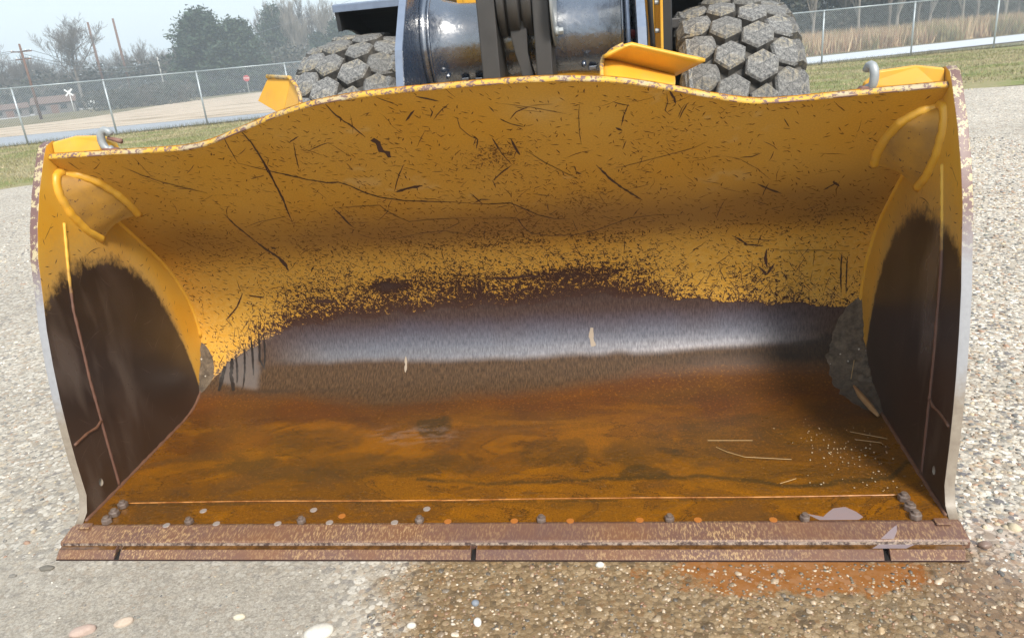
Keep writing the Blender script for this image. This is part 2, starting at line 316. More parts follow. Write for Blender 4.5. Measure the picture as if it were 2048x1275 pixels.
# side plates: yellow above, polished brown below a scalloped line
M_side = m = Mat('worn_side_plate', 0.5)
o = m.obj(); s3 = m.new_sep(o)
yz = m.comb(s3[1], s3[2], m.m_('MULTIPLY', s3[0], 0.5))
yy = m.m_('DIVIDE', m.m_('SUBTRACT', s3[1], 0.60), 0.56)
zb = m.m_('MULTIPLY', m.m_('POWER', m.m_('MAXIMUM', m.m_('SUBTRACT', 1.0, m.m_('POWER', m.m_('ABSOLUTE', yy), 2.2)), 0.0), 0.45), 0.955)
edge = m.m_('SUBTRACT', s3[2], zb)
n1 = m.noise(34, 5, 0.75, vec=m.comb(m.m_('MULTIPLY', s3[1], 1.0), m.m_('MULTIPLY', s3[2], 0.7), s3[0])); n2 = m.noise(6, 4)
worn = m.mr(m.m_('ADD', edge, m.m_('MULTIPLY_ADD', n1, 0.16, m.m_('MULTIPLY_ADD', n2, 0.08, -0.12))), -0.035, 0.025, 1, 0)
py = m.mix(m.mr(m.noise(4, 4), 0.35, 0.7), (0.60, 0.29, 0.020), (0.62, 0.35, 0.05))
dust = m.mr(m.m_('MULTIPLY_ADD', m.noise(60, 4, 0.7), 0.25, edge), 0.08, 0.30, 0.65, 0.0); py = m.mix(dust, py, (0.34, 0.23, 0.10))
ck = m.strokes(yz, 0.04, 0.012, 0.0016, m.mr(edge, 0.0, 0.45, 0.5, 0.08), 6, seed=7); ck2 = m.strokes(yz, 0.12, 0.05, 0.0013, 0.22, 3, seed=8)
py = m.mix(m.m_('MAXIMUM', m.m_('MAXIMUM', ck, ck2), m.m_('GREATER_THAN', m.noise(60, 4, 0.75), 0.70)), py, RUSTDK)
bn = m.noise(3.0, 4, 0.5, dist=0.6)
br = m.mix(m.mr(bn, 0.40, 0.60), (0.026, 0.015, 0.011), (0.048, 0.030, 0.022))
br = m.mix(m.mr(s3[2], 0.05, 0.5, 0.55, 0.0), br, (0.062, 0.034, 0.018))
pale = m.m_('MULTIPLY', m.mr(m.noise(2.6, 3, 0.5, vec=m.comb(m.m_('MULTIPLY', s3[1], 2.6), m.m_('MULTIPLY', s3[2], 0.8), s3[0])), 0.50, 0.66), m.mr(s3[1], 0.60, 0.78, 0.75, 0.0))  # vertical sheen on the worn steel, painted as a paler colour
br = m.mix(pale, br, (0.11, 0.08, 0.062)); br = m.mix(m.m_('MULTIPLY', m.strokes(yz, 0.09, 0.04, 0.0010, 0.5, 3, seed=9), 0.5), br, (0.14, 0.10, 0.08)); br = m.mix(m.m_('GREATER_THAN', m.noise(75, 3, 0.6), 0.70), br, (0.018, 0.010, 0.007))
m.set('Base Color', m.mix(worn, py, br)); m.set('Roughness', m.mixf(worn, 0.45, m.mixf(pale, 0.36, 0.24)))
m.bump(m.m_('ADD', m.m_('MULTIPLY', worn, -0.3), m.m_('MULTIPLY', m.noise(120, 3), 0.25)), 0.4, 0.0015)
# gusset dish: dusty brown-yellow
M_guss = m = Mat('dusty_gusset', 0.55)
_n = m.noise(7, 5, 0.65); _n2 = m.noise(50, 4, 0.75)
m.set('Base Color', m.mix(m.m_('GREATER_THAN', _n2, 0.64), m.mix(m.mr(_n, 0.35, 0.65), (0.46, 0.235, 0.028), (0.29, 0.155, 0.035)), (0.09, 0.04, 0.02))); m.bump(_n2, 0.3, 0.002)
# ================================================================== STRUCTURE OF THE GROUND is in the terrain section below
# ------------------------------------------------------------------ wheel loader: root and bucket
loader = thing('wheel_loader', 'big wheel loader with wide worn yellow bucket lowered flat on the gravel', 'wheel loader', (0, 0, 0))
PROF = np.array([(.15,.047),(.285,.047),(.95,.058),(1.06,.072),(1.15,.11),(1.22,.18),(1.265,.27),(1.285,.37),(1.28,.48),(1.25,.59),(1.20,.695),(1.145,.785),(.40,1.557)])
SARC = np.r_[0, np.cumsum(np.hypot(*np.diff(PROF, axis=0).T))]
S_FOLD = SARC[11]
def prof_at(s):
    s = np.asarray(s, float); base = (np.interp(s, SARC, PROF[:, 0]), np.interp(s, SARC, PROF[:, 1]))
    y = 0; z = 0; w = 0          # smooth the rolled section a little
    for d, k in ((-.05, 1), (-.025, 2), (0, 3), (.025, 2), (.05, 1)):
        y = y + k * np.interp(s + d, SARC, PROF[:, 0]); z = z + k * np.interp(s + d, SARC, PROF[:, 1]); w += k
    t = sstep(0.86, 0.93, s) * (1 - sstep(1.62, 1.66, s)); y3 = 0; z3 = 0; w3 = 0
    for d, k in ((-.14, 1), (-.095, 2), (-.045, 3), (0, 3), (.045, 3), (.095, 2), (.14, 1)):
        y3 = y3 + k * np.interp(s + d, SARC, PROF[:, 0]); z3 = z3 + k * np.interp(s + d, SARC, PROF[:, 1]); w3 += k
    t3 = sstep(1.50, 1.60, s) * (1 - sstep(1.90, 1.98, s)); y0 = base[0] * (1 - t) + y / w * t; z0 = base[1] * (1 - t) + z / w * t; return y0 * (1 - t3) + y3 / w3 * t3, z0 * (1 - t3) + z3 / w3 * t3
    return base[0] * (1 - t) + y / w * t, base[1] * (1 - t) + z / w * t
def side_x(y, z, base=1.535): return base + 0.036 * y + 0.015 * z
LIPX = [0, .2, .32, .42, .52, .65, .77, .86, .93, 1.0, 1.08, 1.33, 1.58, 1.7]
LIPZ = [1.495, 1.494, 1.490, 1.482, 1.470, 1.441, 1.408, 1.384, 1.364, 1.354, 1.351, 1.357, 1.361, 1.362]
def lip_z(x):
    ax = np.abs(np.asarray(x, float)); v = 0
    for d, k in ((-.06, 1), (-.03, 2), (0, 3), (.03, 2), (.06, 1)): v = v + k * np.interp(np.abs(ax + d), LIPX, LIPZ)
    return v / 9
def s_of_z(z): return SARC[11] + (z - PROF[11, 1]) / (PROF[12, 1] - PROF[11, 1]) * (SARC[12] - SARC[11])
def S3(x, s, off=0.0):
    """point on the inner face of the sheet; off lifts it off the metal"""
    y, z = prof_at(s); y2, z2 = prof_at(s + 0.01); y1, z1 = prof_at(s - 0.01); ty, tz = y2 - y1, z2 - z1; L = np.hypot(ty, tz)
    return np.stack([np.broadcast_to(x, np.shape(y)) if np.ndim(x) == 0 else x, y - tz / L * off, z + ty / L * off], -1)

NX, N1, N2 = 420, 230, 140
xs = np.linspace(-1, 1, NX + 1)
sv = np.r_[np.linspace(0, S_FOLD, N1 + 1), np.zeros(N2)]
XX = np.zeros((N1 + N2 + 1, NX + 1)); SS = np.zeros_like(XX)
for j in range(N1 + 1): SS[j] = sv[j]
topS = None
for it in range(2):
    Yt, Zt = prof_at(SS); half = side_x(Yt, Zt) ; XX = xs[None, :] * half
    topS = s_of_z(lip_z(xs * 1.57))
    for j in range(1, N2 + 1): SS[N1 + j] = S_FOLD + (topS - S_FOLD) * j / N2
Yt, Zt = prof_at(SS); XX = xs[None, :] * side_x(Yt, Zt)
# gentle dents in the plate
dent = (fbm(XX * 1.7 + 9, SS * 1.7 + 3, 40, 3) - 0.5) * 0.010 * sstep(0.3, 0.6, SS)
V = np.stack([XX, Yt - dent * 0.8, Zt - dent * 0.3], -1).reshape(-1, 3)
idx = np.arange((N1 + N2 + 1) * (NX + 1)).reshape(N1 + N2 + 1, NX + 1)
F = np.stack([idx[:-1, :-1], idx[:-1, 1:], idx[1:, 1:], idx[1:, :-1]], -1).reshape(-1, 4)
x, s = XX.ravel(), SS.ravel()
# -- wear map: R paint loss, G polished steel, B wet rust
bare_x = [-1.55, -1.45, -1.30, -1.10, -.79, -.28, .2, .66, 1.0, 1.33, 1.5, 1.57]; bare_s = [1.05, 1.15, 1.25, 1.32, 1.36, 1.385, 1.41, 1.41, 1.36, 1.33, 1.30, 1.28]
bs = np.interp(x, bare_x, bare_s) + (fbm(x * 9, s * 3, 3) - .5) * .07
d_ = np.clip(1.0 - (s - bs) / 0.02, 0, 1) * 1.05
prog = np.clip((s - bs) / 0.33, 0, 1)
mid_ = np.where(s > bs, 0.93 - 0.50 * prog ** 0.55, 1.05)
endl = sstep(1.2, 0.75, np.abs(x + 0.25)) * 0.35 + 0.65
upper = 0.36 * np.exp(-np.maximum(s - 1.75, 0) / 0.42) + 0.05 + 0.22 * sstep(0.3, 0, np.hypot((x - .1) / .9, (s - 2.35) / .5)) + 0.10 * np.exp(-((x - 0.1) / 1.1) ** 2)
bl_ = sstep(1.68, 1.80, s); D = upper * bl_ + (1 - bl_) * np.maximum(mid_ * endl, 0.34)
D = np.where(s < bs, 1.06, D)
D = D + (fbm(x * 2.6 + 5, s * 3.4, 9) - .5) * .45 * sstep(1.7, 1.9, s); D = D + (fbm(x * 7 + 2, s * 9, 8) - .5) * .22 * (s > bs + 0.02)
for cx_, cs_, rx, rs, a in ((-.61, 2.49, .12, .06, .08), (-.46, 2.39, .05, .14, .12), (.27, 2.445, .10, .03, .14), (.11, 2.41, .10, .05, .12), (1.1, 1.50, .16, .12, .12), (.25, 1.55, .3, .04, .12), (-.55, 1.53, .1, .03, .3), (-1.3, 1.95, .1, .12, .15), (1.2, 1.95, .25, .12, .12)):
    D += a * np.exp(-((x - cx_) / rx) ** 2 - ((s - cs_) / rs) ** 2) * (0.55 + 0.9 * fbm(x * 40, s * 12, 21))
stl = sstep(1.12, 1.165, s + (fbm(x * 3, s * 0, 5) - .5) * .05) * sstep(1.37, 1.19, s + (fbm(x * 4, s * 2, 6) - .5) * .05) * sstep(-1.30, -.85, x) * sstep(1.50, 1.05, x)
stl *= 0.60 + 0.45 * fbm(x * 2.2, s * 2, 15)
otop = np.interp(x, [-1.55, -1.52, -1.04, -.64, -.28, .18, .64, 1.1, 1.4, 1.6], [.99, .99, .97, .87, .915, .95, 1.03, 1.06, 1.03, 1.0]) + (fbm(x * 5, s * 5, 11) - .5) * .06
rs_ = sstep(0.07, -0.05, s - otop)
wear = np.stack([np.clip(D, 0, 1.1), np.clip(stl, 0, 1), rs_], 1)
# -- floor map: R olive-black film, G reddish, B wetness
def blob(cx_, cs_, rx, rs, sd): return sstep(1.1, 0.75, np.hypot((x - cx_) / rx, (s - cs_) / rs) + (fbm(x * 9 + sd, s * 9, sd) - .5) * 1.1)
ol = 0.22 * sstep(.45, .6, fbm(x * 2.3, s * 5, 39)) + 0.75 * blob(-.31, .70, .10, .10, 31) + .40 * blob(-.62, .38, .55, .10, 32) + .4 * blob(-.85, .58, .25, .12, 33) + .45 * blob(.60, .46, .16, .13, 34) + .45 * blob(.2, .45, .16, .12, 36) + .55 * blob(.58, .30, .10, .045, 35) + 0.35 * blob(1.2, .5, .45, .32, 37) + .25 * blob(-1.2, .42, .3, .1, 38)
lin = np.interp(x, [-1.5, -.75, -.22, -.06, .23, .78, .92, 1.12, 1.44, 1.53], [.42, .40, .26, .232, .241, .261, .226, .19, .23, .33])
ol += 0.85 * np.exp(-((s - lin - .012 + (fbm(x * 14, s * 0, 50) - .5) * .03) / .012) ** 2) * (x > -.3) * (.4 + fbm(x * 10, s * 40, 51)) + .55 * sstep(.012, 0, np.abs(s - .125)) * (fbm(x * 5, s * 0, 52) > .45)
ol += .6 * sstep(.03, .0, np.abs(s - .10)) * sstep(-.3, -.2, x) * (x < .5) * fbm(x * 20, s * 30, 53)
rd = .65 * blob(-1.2, .85, .45, .13, 41) + .45 * blob(-1.3, .6, .3, .1, 42) + .5 * blob(1.2, .8, .4, .2, 43) + .85 * sstep(.24, .0, otop - s) + .35 * blob(.5, .8, .6, .1, 44)
glint = blob(-.40, .62, .22, .09, 45)  # sky glint on the wet floor, painted as a pale swirl
wt = np.clip(1.3 * fbm(x * 2.5 + 4, s * 5, 46) - .15, 0, 1) * sstep(1.0, .7, s) + .5 * sstep(.5, .2, s)
floor_ = np.stack([np.clip(ol, 0, .9), np.clip(rd, 0, .8), np.clip(wt, 0, 1)], 1)
# -- marks: R pale scuffs + painted glint, G brown grime + painted shade, B dark stain
sc_ = .35 * sstep(.72, .85, fbm(x * 9 + 7, s * 14, 60)) * (s > 2.0) + .5 * np.exp(-((x - .28) / .09) ** 2 - ((s - 2.6) / .05) ** 2) * fbm(x * 30, s * 30, 61) + .3 * np.exp(-((x + 1.25) / .03) ** 2 - ((s - 1.26) / .06) ** 2) * fbm(x * 20, s * 30, 65)
sc_ += glint * sstep(.50, .62, fbm(x * 14 + s * 20, s * 55 - x * 9, 68)) * .30
sc_ += .8 * sstep(-1.26, -1.30, x + .04 * (fbm(s * 25, x * 0, 69) - .5)) * sstep(-1.50, -1.47, x) * sstep(1.0, 1.03, s + .25 * (x + 1.3)) * sstep(bs + .01, bs - .01, s)
sc_ += .75 * sstep(.06, .0, s - bs) * sstep(-1.0, -1.3, x) * (s > bs) * fbm(x * 15, s * 8, 62)
gm = np.exp(-((s - 1.91) / .17) ** 2) * (.5 + .6 * sstep(1.4, .7, np.abs(x - .25))) + (fbm(x * 3, s * 4, 63) - .5) * .5 * (s > 1.75)  # brown band above the fold: grime plus painted overhang shade
gm += .5 * sstep(.5, .0, np.hypot(x - 1.35, (s - 1.95) * 1.3)) + .4 * sstep(.45, .0, np.hypot(x + 1.35, (s - 1.95) * 1.3))
gm *= sstep(1.69, 1.86, s)
dk = .7 * np.exp(-((x + 1.1) / .4) ** 2 - ((s - 1.0) / .014) ** 2) * fbm(x * 12, s * 10, 64) + .6 * blob(1.36, 1.12, .20, .06, 66) + .30 * blob(1.0, 1.09, .3, .03, 67)
marks = np.stack([np.clip(sc_, 0, 1), np.clip(gm, 0, 1), np.clip(dk, 0, 1)], 1)
me = mesh('bucket', V, F, M_sheet, True, uv=np.stack([x, s], 1), cols={'wear': wear, 'floor': floor_, 'marks': marks})
bucket = link('bucket', me, loader, label='wide bucket, yellow above and rusty wet floor below')
# outer shell of the bucket (the back of the rolled sheet), 22 mm behind it
gx_ = np.linspace(-1, 1, 49); so_ = np.linspace(0.14, 1, 60)
def outer(i, j):
    xx = -1.57 + 3.14 * i; top = float(s_of_z(lip_z(xx))); ss = 0.14 + (top - 0.14) * j; p = S3(xx, ss, -0.024); return tuple(float(q) for q in p)
Geo().grid(outer, 48, 60).obj('outer_shell', M_yellow, bucket, True)
# lip edge: the cut top of the sheet, chipped
lx = np.linspace(-1.575, 1.575, 127); g = Geo(); Vl = []
for xx in lx:
    st = float(s_of_z(lip_z(xx))); w = 0.0015 * math.sin(xx * 37) + random.uniform(-.001, .001)
    a = S3(xx, st - 0.003, 0.0015); b_ = S3(xx, st + 0.004 + w, 0.0); c_ = S3(xx, st + 0.004 + w, -0.016); d2 = S3(xx, st - 0.004, -0.0245)
    Vl += [a, b_, c_, d2]
g.add(Vl, [(i * 4 + k, i * 4 + k + 1, i * 4 + k + 5, i * 4 + k + 4) for i in range(len(lx) - 1) for k in range(3)])
g.obj('lip_edge', M_chip, bucket, True)
g = Geo()
for i in range(26):      # chips and burrs along the lip
    xx = random.uniform(-1.5, 1.5); st = float(s_of_z(lip_z(xx))); L = random.uniform(.02, .09)
    g.tube([S3(xx, st + .001, .001), S3(xx + L, float(s_of_z(lip_z(xx + L))) + .001, .001)], random.uniform(.0012, .0028), 4)
link('lip_burr', g.me('lip_burr', M_rust), bucket, kind='stuff')

# side plates -------------------------------------------------------
FRONT = [(.150,.040),(.195,.07),(.222,.13),(.228,.27),(.238,.39),(.252,.51),(.275,.65),(.302,.78),(.335,.89),(.375,1.03),(.425,1.14),(.487,1.25),(.572,1.372)]
back = [tuple(map(float, prof_at(q))) for q in np.linspace(0.05, 2.50, 60)]
BACKO = [(float(p[1]), float(p[2])) for p in [S3(0, q, -0.03) for q in np.linspace(2.60, 0.1, 50)]]
OUT = FRONT + [(.60, 1.405), (.64, 1.418), (.72, 1.40), (.80, 1.34), (.84, 1.22)] + [p for p in BACKO if p[1] < 1.16] + [(.3, .02), (.2, .02)]
HOLE = (0.315, 0.128, 0.017)
def side_mesh(sgn):
    cu = bpy.data.curves.new('side_plate_outline', 'CURVE'); cu.dimensions = '2D'; cu.fill_mode = 'BOTH'; cu.extrude = 0.0145; cu.bevel_depth = 0.0015
    for pts in (OUT, [(HOLE[0] + HOLE[2] * .8 * math.cos(t), HOLE[1] + HOLE[2] * math.sin(t)) for t in np.linspace(0, 2 * math.pi, 18)[:-1]]):
        sp = cu.splines.new('POLY'); sp.points.add(len(pts) - 1); sp.use_cyclic_u = True
        for k, (y, z) in enumerate(pts): sp.points[k].co = (y, z, 0, 1)
    ob = bpy.data.objects.new('tmp', cu); me = bpy.data.meshes.new_from_object(ob); bpy.data.objects.remove(ob)
    for v in me.vertices:
        y, z, t = v.co; v.co = (sgn * (side_x(y, z) + 0.0165 + t), y, z)
    if sgn < 0: me.flip_normals()
    me.materials.clear(); me.materials.append(M_side.m); me.materials.append(M_edge.m); me.name = 'side_plate'
    for p in me.polygons:
        p.material_index = 1 if abs(p.normal.x) < 0.75 else 0
    return me
for sgn in (-1, 1):
    sp = link('side_plate', side_mesh(sgn), bucket)
    X = lambda y, z, o=0.0: (sgn * (side_x(y, z) + o), y, z)
    # seam weld of the front wear plate and its cross joint
    seam = [(.564, 1.12), (.50, .93), (.465, .80), (.450, .66), (.432, .52), (.424, .38), (.415, .24), (.408, .10), (.405, .055)]
    bead([X(y, z) for y, z in seam], 0.0065).obj('seam_weld', M_bead_seam, sp, True)
    bead([X(.245, .335), X(.33, .34), X(.385, .333), X(.42, .345)], 0.006).obj('cross_weld', M_bead_r, sp, True)
    # corner weld between side plate and rolled sheet
    cw = [S3(sgn * side_x(*map(float, prof_at(q))), q, 0.0) for q in np.linspace(1.30, 2.25, 45)]
    bead([(p[0] - sgn * .002, p[1], p[2]) for p in cw], 0.009, amp=.08).obj('corner_weld', M_yellow, sp, True)
    cw = [S3(sgn * side_x(*map(float, prof_at(q))), q, 0.0) for q in np.linspace(0.02, 1.05, 45)]
    bead([(p[0] - sgn * .002, p[1], p[2]) for p in cw], 0.008, amp=.2).obj('floor_weld', M_bead_r, sp, True)
    # corner gusset
    SG = [(.650, 1.304), (.600, 1.294), (.585, 1.262), (.583, 1.222), (.615, 1.14), (.680, 1.06), (.757, 1.006)]
    BG = [(1.590, .650), (1.525, .660), (1.478, .695), (1.455, .755), (1.452, .81), (1.462, .865)]
    def rs(L, t):
        P = [Vector(p) for p in L]; d = [0]
        for a, b_ in zip(P, P[1:]): d.append(d[-1] + (b_ - a).length)
        q = t * d[-1]
        for k in range(len(P) - 1):
            if q <= d[k + 1] + 1e-9: return P[k].lerp(P[k + 1], (q - d[k]) / (d[k + 1] - d[k]))
        return P[-1]
    side3 = [Vector((sgn * (side_x(y, z) - .004), y, z)) for y, z in SG]
    back3 = [Vector((sgn * xx, y - .004, 1.943 - y - .004)) for xx, y in BG]
    def gs(u, w):
        a, b_ = rs(side3, u), rs(back3, u); p = a.lerp(b_, w); k = math.sin(math.pi * w) * u
        notch = -0.035 * math.sin(math.pi * w) * sstep(.8, 1., u)
        d = Vector((-sgn * .55, -.55, .25)) * (0.012 * k) + Vector((0, -.5, .6)) * float(-notch)
        return tuple(p + d)
    Geo().grid(lambda i, j: gs(j, i), 16, 24).obj('corner_gusset', M_guss, bucket, True)
    bead([tuple(rs(side3, t) + Vector((sgn * .006, .002, 0))) for t in np.linspace(0, 1, 30)], 0.019, amp=.05).obj('gusset_weld', M_yellow, bucket, True)
    bead([tuple(rs(back3, t) + Vector((0, .004, .004))) for t in np.linspace(0, 1, 30)], 0.019, amp=.05).obj('gusset_weld', M_yellow, bucket, True)
    # small ear plate behind the lip corner
    ear = [(sgn * 1.575, .62, 1.345), (sgn * 1.575, .63, 1.412), (sgn * 1.50, .655, 1.425), (sgn * 1.39, .66, 1.418), (sgn * 1.345, .66, 1.385), (sgn * 1.33, .655, 1.335)]
    Geo().prism(ear, (0, .018, .004)).obj('lip_ear', M_yellow_clean, bucket, bevel=.003)
    # lifting hook
    hx = -1.345 if sgn < 0 else 1.345
    hb = (hx, .63, 1.362)
    if sgn < 0: arc = [(hb[0] + .024 * math.cos(t) - .004, hb[1], hb[2] + .045 + .036 * math.sin(t)) for t in np.linspace(R_(300), R_(30), 14)]
    else: arc = [(hb[0] - .008 * math.cos(t) + .004, hb[1] + .02 * math.cos(t), hb[2] + .045 + .036 * math.sin(t)) for t in np.linspace(R_(300), R_(30), 14)]
    hk = Geo().tube(arc, [.0125 + .002 * math.sin(i / 13 * math.pi) for i in range(14)], 10).obj('lifting_hook', M_galv, bucket, True)
    Geo().prism([(hb[0] - .045, hb[1] - .02, 1.352), (hb[0] + .045, hb[1] - .02, 1.352), (hb[0] + .02, hb[1] - .02, 1.375), (hb[0] - .02, hb[1] - .02, 1.38)], (0, .04, 0)).obj('hook_base', M_rust, hk, bevel=.003)
    if sgn < 0: Geo().tube([(hb[0] + .0, hb[1], hb[2] + .052), (hb[0] + .055, hb[1] - .005, hb[2] + .036)], [.006, .010], 7).obj('hook_tongue', M_rust, hk, True)

# spill deflector wings behind the lip
lw = bucket
g = Geo().prism([(-.735, .68, 1.502), (-.585, .55, 1.470), (-.60, .60, 1.472), (-.625, .655, 1.548), (-.70, .66, 1.572)], (0.004, .014, 0))
LWING = [[(-.745, .70, 1.500), (-.63, .66, 1.455), (-.615, .66, 1.545), (-.70, .68, 1.570)], [(-.63, .66, 1.455), (-.545, .60, 1.462), (-.548, .60, 1.500), (-.585, .625, 1.535), (-.615, .66, 1.545)]]
w1 = Geo()
w1.prism([(-.765, .70, 1.495), (-.655, .64, 1.440), (-.600, .64, 1.560), (-.705, .69, 1.572)], (.002, .012, .004))
w1.prism([(-.655, .64, 1.440), (-.535, .52, 1.458), (-.545, .56, 1.510), (-.565, .59, 1.535), (-.600, .64, 1.560)], (.002, .012, .004))
wg = w1.obj('deflector_wing', M_yellow_clean, bucket, bevel=.0015, label='small bent yellow deflector plate, left of the hump')
Geo().tube([(-.708, .69, 1.576), (-.603, .642, 1.566), (-.566, .588, 1.541), (-.543, .556, 1.512), (-.533, .52, 1.460)], .0075, 6).obj('wing_edge', M_chip, wg, True)
w2 = Geo()
w2.grid(lambda i, j: (.492 + .235 * i + .012 * j * i, .60 + .14 * j ** 1.6 + .05 * i * j, 1.435 + .097 * j - .012 * i * (1 - j) - .085 * i * j), 8, 6)
w2.grid(lambda i, j: (.492 + .247 * i + j * (.012 + .085 * (i ** 1.2)), .74 + .05 * i - .10 * j, 1.532 - .085 * i + j * (.066 * min(1, .05 + i / .28) - .018 * i)), 14, 6)
wo_ = w2.obj('deflector_wing', M_yellow_clean, bucket, True, label='bright yellow bent deflector plate, right of the hump')
sl = wo_.modifiers.new('thick', 'SOLIDIFY'); sl.thickness = .012; sl.offset = 1
Geo().tube([(.490, .60, 1.47), (.490, .64, 1.51), (.496, .72, 1.533), (.530, .66, 1.560), (.566, .655, 1.574)] , .0075, 6).obj('wing_edge', M_chip, wo_, True)

# cutting edge and wear segments -------------------------------------
g = Geo().prism_x([(.139, .0480), (.066, .034), (.060, .026), (.060, .004), (.30, .004), (.30, .045), (.15, .045)], -1.572, 1.570)
base = g.obj('cutting_edge', M_blade, bucket, bevel=.002); Geo().box(-1.552, 1.545, -.001, .003, .0003, .0028).obj('toe_shadow', M_toe_shadow, bucket)  # thin dark strip drawn as the blade's contact shadow
Geo().grid(lambda i, j: (-1.560 + 3.12 * i, .0550 + .004 * j, .0225 + (.0075 + .002 * float(vnoise(np.array(i * 300.), np.array(0.), 3))) * j), 300, 1).obj('gritty_joint', M_seamlight, bucket)
cuts = [(-1.552, -1.322, .0, -.02), (-1.303, -.015, -.02, -.006), (.002, 1.298, -.006, .012), (1.316, 1.545, .012, .0)]
for k, (a, b_, sa, sb) in enumerate(cuts):
    A0 = (lambda y, z, a=a, sa=sa, k=k: a + sa * y / .08 - (.018 * y / .08 if k == 0 else 0))
    B0 = (lambda y, z, b_=b_, sb=sb, k=k: b_ + sb * y / .08 + (-.012 * (1 - min(1, y / .02)) if k == 3 else 0))
    seg = Geo().prism_x([(.0, .006), (.004, .0), (.115, .0), (.115, .0225), (.040, .0215), (.032, .0205)], A0, B0).obj('wear_segment', M_blade, bucket, bevel=.002)
    Geo().prism_x([(.0335, .0195), (.062, .0195), (.062, .0228), (.0345, .0222)], lambda y, z: A0(y, z) + .004, lambda y, z: B0(y, z) - .004).obj('wet_groove', M_wetedge, seg)
M_gap_shade = Mat('gap_shade', .9, 0, (.008, .006, .005)); Geo().box(-1.53, 1.53, .003, .058, .0005, .0035).obj('gap_shade_strip', M_gap_shade, bucket)  # added dark filler, painting deep shade into the gaps between wear segments
# floor seam ridge, wet weld line
ridge = [(xx, .286 + .003 * math.sin(xx * 5), .0485 + (.0015 if xx < -.2 or xx > .5 else 0)) for xx in np.linspace(-1.455, 1.455, 80)]
M_ridge = Mat('bright_rust_ridge', 0.25); _n = M_ridge.noise(14, 4, .7); M_ridge.set('Base Color', M_ridge.mix(M_ridge.mr(_n, .4, .6), (.24, .08, .012), (.50, .22, .06)))
Geo().tube(ridge, .0028, 5).obj('floor_ridge', M_ridge, bucket, True)
# floor step plate in front of the ridge
def bolt(xx, yy, h=.016, r=.0175, zt=.047, rz=None):
    g = Geo(); rz = random.uniform(0, 1) if rz is None else rz
    P = [(r * math.cos(rz + k * math.pi / 3), r * math.sin(rz + k * math.pi / 3)) for k in range(6)]
    g.prism([(xx + p[0], yy + p[1], zt) for p in P], (0, 0, h)); o = g.obj('bolt_nut', M_bolt, bucket, bevel=.003)
    Geo().tube([(xx, yy, zt), (xx, yy, zt + h + .009)], r * .55, 10).obj('bolt_stud', M_bolt, o, bevel=.002)
    Geo().lathe([(r * 1.25, zt), (r * 1.25, zt + .003), (r * .9, zt + .003)], 14, axis='z').me('x', M_bolt)
for xx in (-1.104, -.664, -.221, .215, .653, 1.094): bolt(xx, .155)
for sg in (-1, 1):
    for yy in (.160, .207, .262): bolt(sg * 1.441, yy, .020, .0205)
Geo().prism([(1.49, .118, .047), (1.535, .118, .047), (1.535, .15, .047), (1.49, .15, .047)], (0, 0, .008)).obj('corner_lug', M_blade, bucket, bevel=.003)
Geo().prism([(-1.535, .118, .047), (-1.49, .118, .047), (-1.49, .15, .047), (-1.535, .15, .047)], (0, 0, .008)).obj('corner_lug', M_blade, bucket, bevel=.003)
for (xx, yy, k) in [(-1.189,.122,1),(-.994,.13,1),(-.753,.128,1),(-.557,.133,1),(-.313,.131,1),(-.119,.135,0),(.119,.136,0),(.315,.134,0),(.553,.137,0),(.747,.136,0),(.993,.134,0),(-1.089,.231,1),(-.647,.231,1),(-.213,.232,1),(-.523,.192,0)]:
    r = .0135; yy = yy + .020 if yy < .15 else yy
    Geo().tube([(xx, yy, .046), (xx, yy, .0495)], r, 14).obj('bolt_hole_plug', M_plug_s if k else M_plug_r, bucket, bevel=.001)

